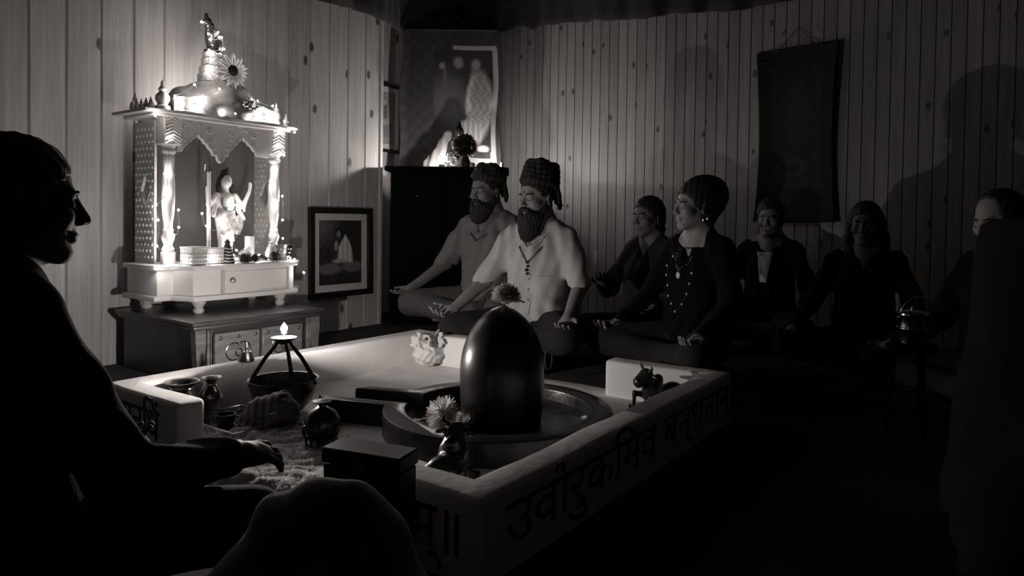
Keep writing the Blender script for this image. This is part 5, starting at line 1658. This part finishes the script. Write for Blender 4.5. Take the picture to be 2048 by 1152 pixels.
    if hair == 'long':
        for q in (-1, 1): K.chain([(-0.02, q * 0.070, 0.01), (-0.030, q * 0.082, -0.09), (-0.010, q * 0.088, -0.19), (0.02, q * 0.085, -0.27)], [0.036, 0.036, 0.034, 0.02], 0.03)
        K.chain([(-0.06, 0, 0.0), (-0.085, 0, -0.12), (-0.09, 0, -0.26)], [0.07, 0.07, 0.05], 0.04)
    if hair == 'tail':
        K.ell((-0.105, 0, 0.045), (0.035, 0.034, 0.034), 0.015); K.chain([(-0.10, 0, 0.02), (-0.115, 0, -0.08), (-0.105, 0, -0.17)], [0.026, 0.028, 0.012], 0.015)
    if hair in ('coil', 'coil_small'):
        K.ell((-0.018, 0, 0.046), (0.104, 0.084, 0.090), 0.01)
        K.ell((0.085, 0, -0.012), (0.080, 0.080, 0.074), 0.012, '-'); K.ell((0.03, 0, -0.075), (0.095, 0.1, 0.085), 0.02, '-')
        for q in (-1, 1): K.ell((0.0, q * 0.090, -0.012), (0.032, 0.018, 0.038), 0.008, '-')
        n = 5 if hair == 'coil' else 4
        for r_ in range(n):
            t = r_ / (n - 1)
            cx, cz = -0.020 - 0.030 * t, 0.070 + (0.095 if hair == 'coil' else 0.060) * t
            R_ = 0.093 - 0.006 * t - 0.010 * t * t
            tl = 0.34
            pts = []
            for k in range(19):
                a = 2 * math.pi * k / 18
                x, y = R_ * 1.02 * math.cos(a), R_ * 0.90 * math.sin(a)
                pts.append((cx + x * math.cos(tl), y, cz + x * math.sin(tl) * 0.9 + 0.004 * math.sin(5 * a + r_)))
            K.chain(pts, [0.0165 + 0.002 * math.sin(k * 1.9 + r_) for k in range(19)], 0.006)
        K.ell((-0.045, 0, 0.150 if hair == 'coil' else 0.115), (0.085, 0.076, 0.035), 0.01, R=R3(0, -0.30, 0))
        for k in range(7):
            a = 2.0 + k * 0.38
            K.chain([(-0.03 + 0.09 * math.cos(a), 0.08 * math.sin(a), 0.05), (-0.04 + 0.10 * math.cos(a), 0.085 * math.sin(a), -0.03 - 0.015 * (k % 3))], [0.013, 0.011], 0.006)
    K.disp(lambda X, Y, Z_: 0.0022 * np.sin(X * 160 + 50 * Z_) * np.sin(Y * 170 + 30 * Z_))
    K.build('hair', 'dread' if hair.startswith('coil') else 'hair', P, 0.005)
    K = HS()
    for q in (-1, 1):
        K.chain([(0.0935, q * 0.014, 0.0195), (0.0925, q * 0.030, 0.0245), (0.083, q * 0.047, 0.0195)], [0.0040, 0.0042, 0.0024], 0.002)
        K.chain([(0.0925, q * 0.019, -0.0065), (0.0930, q * 0.031, -0.0085), (0.084, q * 0.044, -0.0065)], [0.0016, 0.0022, 0.0016], 0.001)
    K.build('brows_and_lashes', 'hair', P, 0.0024)
    if beard:
        K = HS()
        for q in (-1, 1):
            K.chain([(0.004, q * 0.072, -0.020), (0.016, q * 0.066, -0.060), (0.052, q * 0.045, -0.098), (0.080, q * 0.018, -0.112)], [0.008, 0.016, 0.022, 0.022], 0.015)
            K.chain([(0.104, q * 0.004, -0.048), (0.098, q * 0.024, -0.056), (0.082, q * 0.036, -0.078)], [0.0075, 0.0085, 0.010], 0.006)
        K.cone((0.078, 0, -0.105), (0.088, 0, -0.105 - beard), 0.040, 0.030, 0.03)
        for q in (-1, 1): K.cone((0.055, q * 0.022, -0.105), (0.068, q * 0.018, -0.100 - beard * 0.75), 0.044, 0.038, 0.03)
        K.ell((0.088, 0, -0.072), (0.030, 0.019, 0.0075), 0.004, '-')
        K.disp(lambda X, Y, Z_: 0.0028 * np.sin(X * 210 + 2 * np.sin(Z_ * 60)) * np.sin(Y * 230 + 3 * np.sin(Z_ * 50)))
        K.build('beard', 'beard', P, 0.004)
    return P, HR, HO, hs, shirt, T

def on_head(HR, HO, hs, p): return tuple(HR @ (np.array(p) * hs) + HO)
def bindi(P, HR, HO, hs, r=0.0055):
    b = MB(); b.sphere(on_head(HR, HO, hs, (0.0905, 0, 0.034)), r, 10, 8); b.build('forehead_mark', 'bead', P)
def necklace(P, pts, r, m, name, big=None):
    out = []
    for a, c in zip(pts, pts[1:]):
        L = (Vector(c) - Vector(a)).length
        k = max(1, int(L / (2.4 * r)))
        for i in range(k): out.append(Vector(a).lerp(Vector(c), i / k))
    b = MB()
    for p in out: b.sphere(tuple(p), r, 8, 6)
    return b.build(name, m, P)
def ring_of(T, c, rx, rz, n=26, zc=None, y0=0.0, dx=0.004):
    """points of a loop lying on the chest"""
    pts = []
    for k in range(n + 1):
        a = 2 * math.pi * k / n
        y = y0 + rx * math.sin(a); z = zc - rz * math.cos(a)
        pts.append((T.front(y, z) + dx, y, z))
    return pts

# ---- bearded man in a pale short-sleeved shirt, nearest behind the platform
P1, HR, HO, hs, sh_, T = person('person in a pale button shirt and bead necklace sitting cross-legged behind the black stone', (0.145, 3.80), 243, 1.06, 0.085, -20, 4, False, 0.0046, 'skin',
    'shirt_light', 'trousers_dark', 0.5, 'coil', 0.085, arms={'wr': (0.30, -0.325, 0.205), 'er': (0.075, -0.275, 0.335), 'hr': (0.9, -0.25, -0.15), 'pr': (0.1, 0.5, 1)})
bindi(P1, HR, HO, hs)
z_ = HO[2]
cx = HO[0]
cord = [(cx - 0.075, -0.075, z_ - 0.175), (cx - 0.02, -0.082, z_ - 0.215), (T.front(-0.06, z_ - 0.27) + 0.006, -0.06, z_ - 0.27), (T.front(-0.012, z_ - 0.335) + 0.007, -0.012, z_ - 0.335),
        (T.front(0.012, z_ - 0.335) + 0.007, 0.012, z_ - 0.335), (T.front(0.06, z_ - 0.27) + 0.006, 0.06, z_ - 0.27), (cx - 0.02, 0.082, z_ - 0.215), (cx - 0.075, 0.075, z_ - 0.175)]
nk = necklace(P1, cord, 0.0055, 'bead', 'bead_necklace')
b = MB()
for k in range(4): b.sphere((T.front(0.0, z_ - 0.345 - 0.020 * k) + 0.008, 0.004 * math.sin(k * 2), z_ - 0.345 - 0.020 * k), 0.008 if k % 2 else 0.0095, 10, 8)
b.build('pendant', 'bead', nk)
for k in range(3):
    z = z_ - 0.435 - 0.055 * k
    b = MB(); b.lathe([(0, 0.003), (0.005, 0.003), (0.006, 0), (0, -0.002)], 12, cap=False, T=Matrix.Translation((T.front(0, z) + 0.001, 0, z)) @ Matrix.Rotation(math.pi / 2, 4, 'Y'))
    b.build('button', 'bead', sh_)
b = MB(); b.tube([(T.front(y, z_ - 0.415 - 0.03 * (y - 0.05)) + 0.001, y, z_ - 0.415 - 0.03 * (y - 0.05)) for y in [0.045 + 0.011 * k for k in range(9)]], 0.0035, 6); b.build('pocket_edge', 'shirt_light', sh_)
b = MB(); b.tube([(T.front(0.0, z_ - 0.38 - 0.02 * k) - 0.0015, 0.012, z_ - 0.38 - 0.02 * k) for k in range(13)], 0.003, 6); b.build('placket', 'shirt_light', sh_)
for q in (-1, 1):     # open collar
    b = MB()
    pts = [(T.front(q * (0.018 + 0.016 * k), z_ - 0.265 + 0.018 * k) + 0.004, q * (0.018 + 0.016 * k), z_ - 0.265 + 0.018 * k) for k in range(4)]
    b.tube(pts, [0.004, 0.010, 0.012, 0.010], 8, flat=0.5); b.build('collar', 'shirt_light', sh_)

# ---- strand of prayer beads hanging by his knee onto the platform
b = MB()
for k in range(30):
    a = 2 * math.pi * k / 30
    b.sphere((0.018 * math.sin(a), 0.010 * math.sin(a), 0.062 - 0.052 * math.cos(a)), 0.0062, 8, 6)
pb = b.build('prayer_beads', 'bead', None, (0.187, 3.36, 0.046), 0.0)
tag(pb, 'strand of dark prayer beads upright beside the right of the black stone', 'prayer beads')

# ---- second bearded man, further back
P2, HR, HO, hs, sh_, T = person('person in a dull tunic sitting cross-legged furthest back on the left, before the cabinet', (-0.150, 4.40), 236, 1.07, 0.135, -8, 4, False, 0.0055, 'skin_dim',
    'shirt_mid', 'trousers', 0.5, 'coil_small', 0.050, arms={'wr': (0.29, -0.33, 0.205), 'er': (0.065, -0.275, 0.335)})
b = MB(); b.tube([on_head(HR, HO, hs, p) for p in ((-0.07, 0.05, 0.10), (-0.085, 0.055, 0.15), (-0.075, 0.05, 0.20))], [0.004, 0.005, 0.001], 6); b.build('feather', 'dread', P2)
z_ = HO[2]; cx = HO[0]
cord = [(cx - 0.06, -0.08, z_ - 0.19), (T.front(-0.05, z_ - 0.27) + 0.006, -0.05, z_ - 0.27), (T.front(0.0, z_ - 0.31) + 0.007, 0.0, z_ - 0.31), (T.front(0.05, z_ - 0.27) + 0.006, 0.05, z_ - 0.27), (cx - 0.06, 0.08, z_ - 0.19)]
necklace(P2, cord, 0.0045, 'bead', 'cord_necklace')

# ---- woman in profile with big hair bun and necklaces
P3, HR, HO, hs, sh_, T = person('person in black with a long pearl necklace sitting in profile behind the right rim', (0.895, 3.345), 213, 1.0, 0.085, -18, 0, True, 0.0046, 'skin',
    'black_cloth', 'trousers_dark', 1.0, 'bun', None, neckline=0.085, arms={'wr': (0.26, -0.26, 0.20), 'wl': (0.26, 0.26, 0.20), 'curl': 0.75})
bindi(P3, HR, HO, hs, 0.0045)
b = MB(); c_ = on_head(HR, HO, hs, (-0.012, 0.082, -0.055)); b.tube([(c_[0] + 0.014 * math.cos(a), c_[1], c_[2] + 0.016 * math.sin(a) - 0.008) for a in [k * 0.3927 for k in range(16)]], 0.0022, 6, True); b.build('earring', 'steel', P3)
b = MB(); c_ = on_head(HR, HO, hs, (-0.012, -0.082, -0.055)); b.tube([(c_[0] + 0.014 * math.cos(a), c_[1], c_[2] + 0.016 * math.sin(a) - 0.008) for a in [k * 0.3927 for k in range(16)]], 0.0022, 6, True); b.build('earring', 'steel', P3)
z_ = HO[2]
def chain_on(T, P, pts, r, m, name, step, thread=False):
    out = []
    for a, c in zip(pts, pts[1:]):
        L = math.hypot(c[0] - a[0], c[1] - a[1]); k = max(1, int(L / step))
        for i in range(k): out.append((a[0] + (c[0] - a[0]) * i / k, a[1] + (c[1] - a[1]) * i / k))
    if thread:
        th_ = MB().tube([(T.front(y, z) + r * 0.8, y, z) for y, z in out], 0.0012, 5).build(name, 'bead', P)
        bead = MB().sphere((0, 0, 0), r, 10, 8).mesh('bead', 180); bead.materials.append(M[m])
        for y, z in out: link(bpy.data.objects.new('bead', bead), th_).location = (T.front(y, z) + r * 0.8, y, z)
        return th_
    b = MB()
    for y, z in out: b.sphere((T.front(y, z) + r * 0.8, y, z), r, 8, 6)
    return b.build(name, m, P)
chain_on(T, P3, [(-0.075, z_ - 0.24), (-0.085, z_ - 0.33), (-0.07, z_ - 0.43), (-0.02, z_ - 0.50), (0.03, z_ - 0.46), (0.07, z_ - 0.36), (0.085, z_ - 0.26)], 0.0060, 'pearl', 'long_necklace', 0.040, True)
nk = chain_on(T, P3, [(-0.06, z_ - 0.225), (-0.03, z_ - 0.275), (0.0, z_ - 0.30), (0.03, z_ - 0.275), (0.06, z_ - 0.225)], 0.0045, 'brass', 'short_necklace', 0.012)
b = MB(); b.sphere((T.front(0, z_ - 0.325) + 0.008, 0, z_ - 0.325), (0.006, 0.013, 0.017), 12, 8); b.build('pendant', 'pearl', nk)
nb_ = MB(); nb_.tube([(HO[0] - 0.030 + 0.062 * math.cos(a), 0.060 * math.sin(a), HO[2] - 0.170 - 0.028 * math.cos(a)) for a in [k * 0.2618 for k in range(24)]], 0.005, 6, True); nb_.build('choker', 'brass', P3)

# ---- people sitting along the narrow-plank wall
P4, HR, HO, hs, _, T = person('person in dark clothes sitting half hidden behind the one with the pearl necklace', (0.80, 4.02), 222, 0.99, 0.045, -6, 2, True, 0.0062, 'skin_dim', 'dark_cloth', 'trousers_dark', 1.0, 'tail', None,
       arms={'wr': (0.26, -0.14, 0.40), 'er': (0.07, -0.25, 0.34), 'hr': (0.6, 0.6, 0.1), 'wl': (0.27, 0.22, 0.30)}, group='people seated along the narrow-plank wall')
P5, HR, HO, hs, sh_, T = person('person in open dark jacket over a pale top sitting below the hanging scroll', (1.665, 4.46), 232, 1.02, 0.03, 6, 6, True, 0.0062, 'skin_dim', 'black_cloth', 'trousers_dark', 1.0, 'tail', None,
       neckline=0.075, group='people seated along the narrow-plank wall')
z_ = HO[2]
vs, fs = [], []
for j in range(13):
    z = z_ - 0.215 - 0.016 * j
    hw = 0.050 - 0.0024 * j
    for i in range(9):
        y = -hw + 2 * hw * i / 8
        vs.append((max(T.front(y, z), T.front(y, z_ - 0.33) - 0.02) + 0.006, y, z))
for j in range(12):
    for i in range(8):
        a = j * 9 + i
        fs.append((a, a + 1, a + 10, a + 9))
b = MB(); b.add(vs, fs); o_ = b.build('pale_top', 'shirt_light', P5); o_.modifiers.new('cloth thickness', 'SOLIDIFY').thickness = 0.004
P6, HR, HO, hs, _, T = person('person in plain black sitting cross-legged right of the hanging scroll', (1.90, 3.72), 232, 0.98, 0.03, 2, 5, True, 0.0062, 'skin_dim', 'black_cloth', 'trousers_dark', 1.0, 'long', None,
       group='people seated along the narrow-plank wall')
P7, HR, HO, hs, _, T = person('person in black at the right edge, half hidden behind the covered furniture', (2.02, 2.85), 190, 0.98, 0.05, 4, 12, False, 0.0062, 'skin', 'black_cloth', 'trousers_dark', 1.0, 'thin', 0.02,
       group='people seated along the narrow-plank wall')
# ---- person in the left foreground, seen in profile from behind
P8, HR, HO, hs, _, T = person('person in black in the left foreground sitting in profile, one arm reaching forward', (-0.972, 1.33), 52, 1.0, 0.030, -14, 2, False, 0.0046, 'skin_shaded', 'black_cloth', 'trousers_dark', 1.0, 'cap', None,
       arms={'er': (0.10, -0.27, 0.265), 'wr': (0.330, -0.235, 0.245), 'hr': (0.95, 0.05, -0.10), 'pr': (0, 0.4, -1)})
# cushions under the people who sit higher
for k, (x, y, yaw, h_, lb) in enumerate(((0.145, 3.80, 243, 0.088, 'thick dark cushion under the person in the pale shirt'), (-0.150, 4.40, 236, 0.138, 'thick dark cushion under the person in the dull tunic'), (0.895, 3.345, 213, 0.088, 'thick dark cushion under the person with the pearl necklace'))):
    S = Shape(); S.ell((-0.02, 0, h_ / 2), (0.20, 0.21, h_ * 0.62), 0.0); S.box((0, 0, -0.5), (1, 1, 0.5), 0, 0, '-'); S.box((0, 0, h_ + 0.5), (1, 1, 0.5), 0, 0, '-')
    S.disp(lambda X, Y, Z_: 0.003 * np.sin(12 * np.arctan2(Y, X)))
    o_ = S.build('floor_cushion', 'cushion', None, 0.009, (x, y, 0), math.radians(yaw)); tag(o_, lb, 'cushion', 'cushions under the sitters')
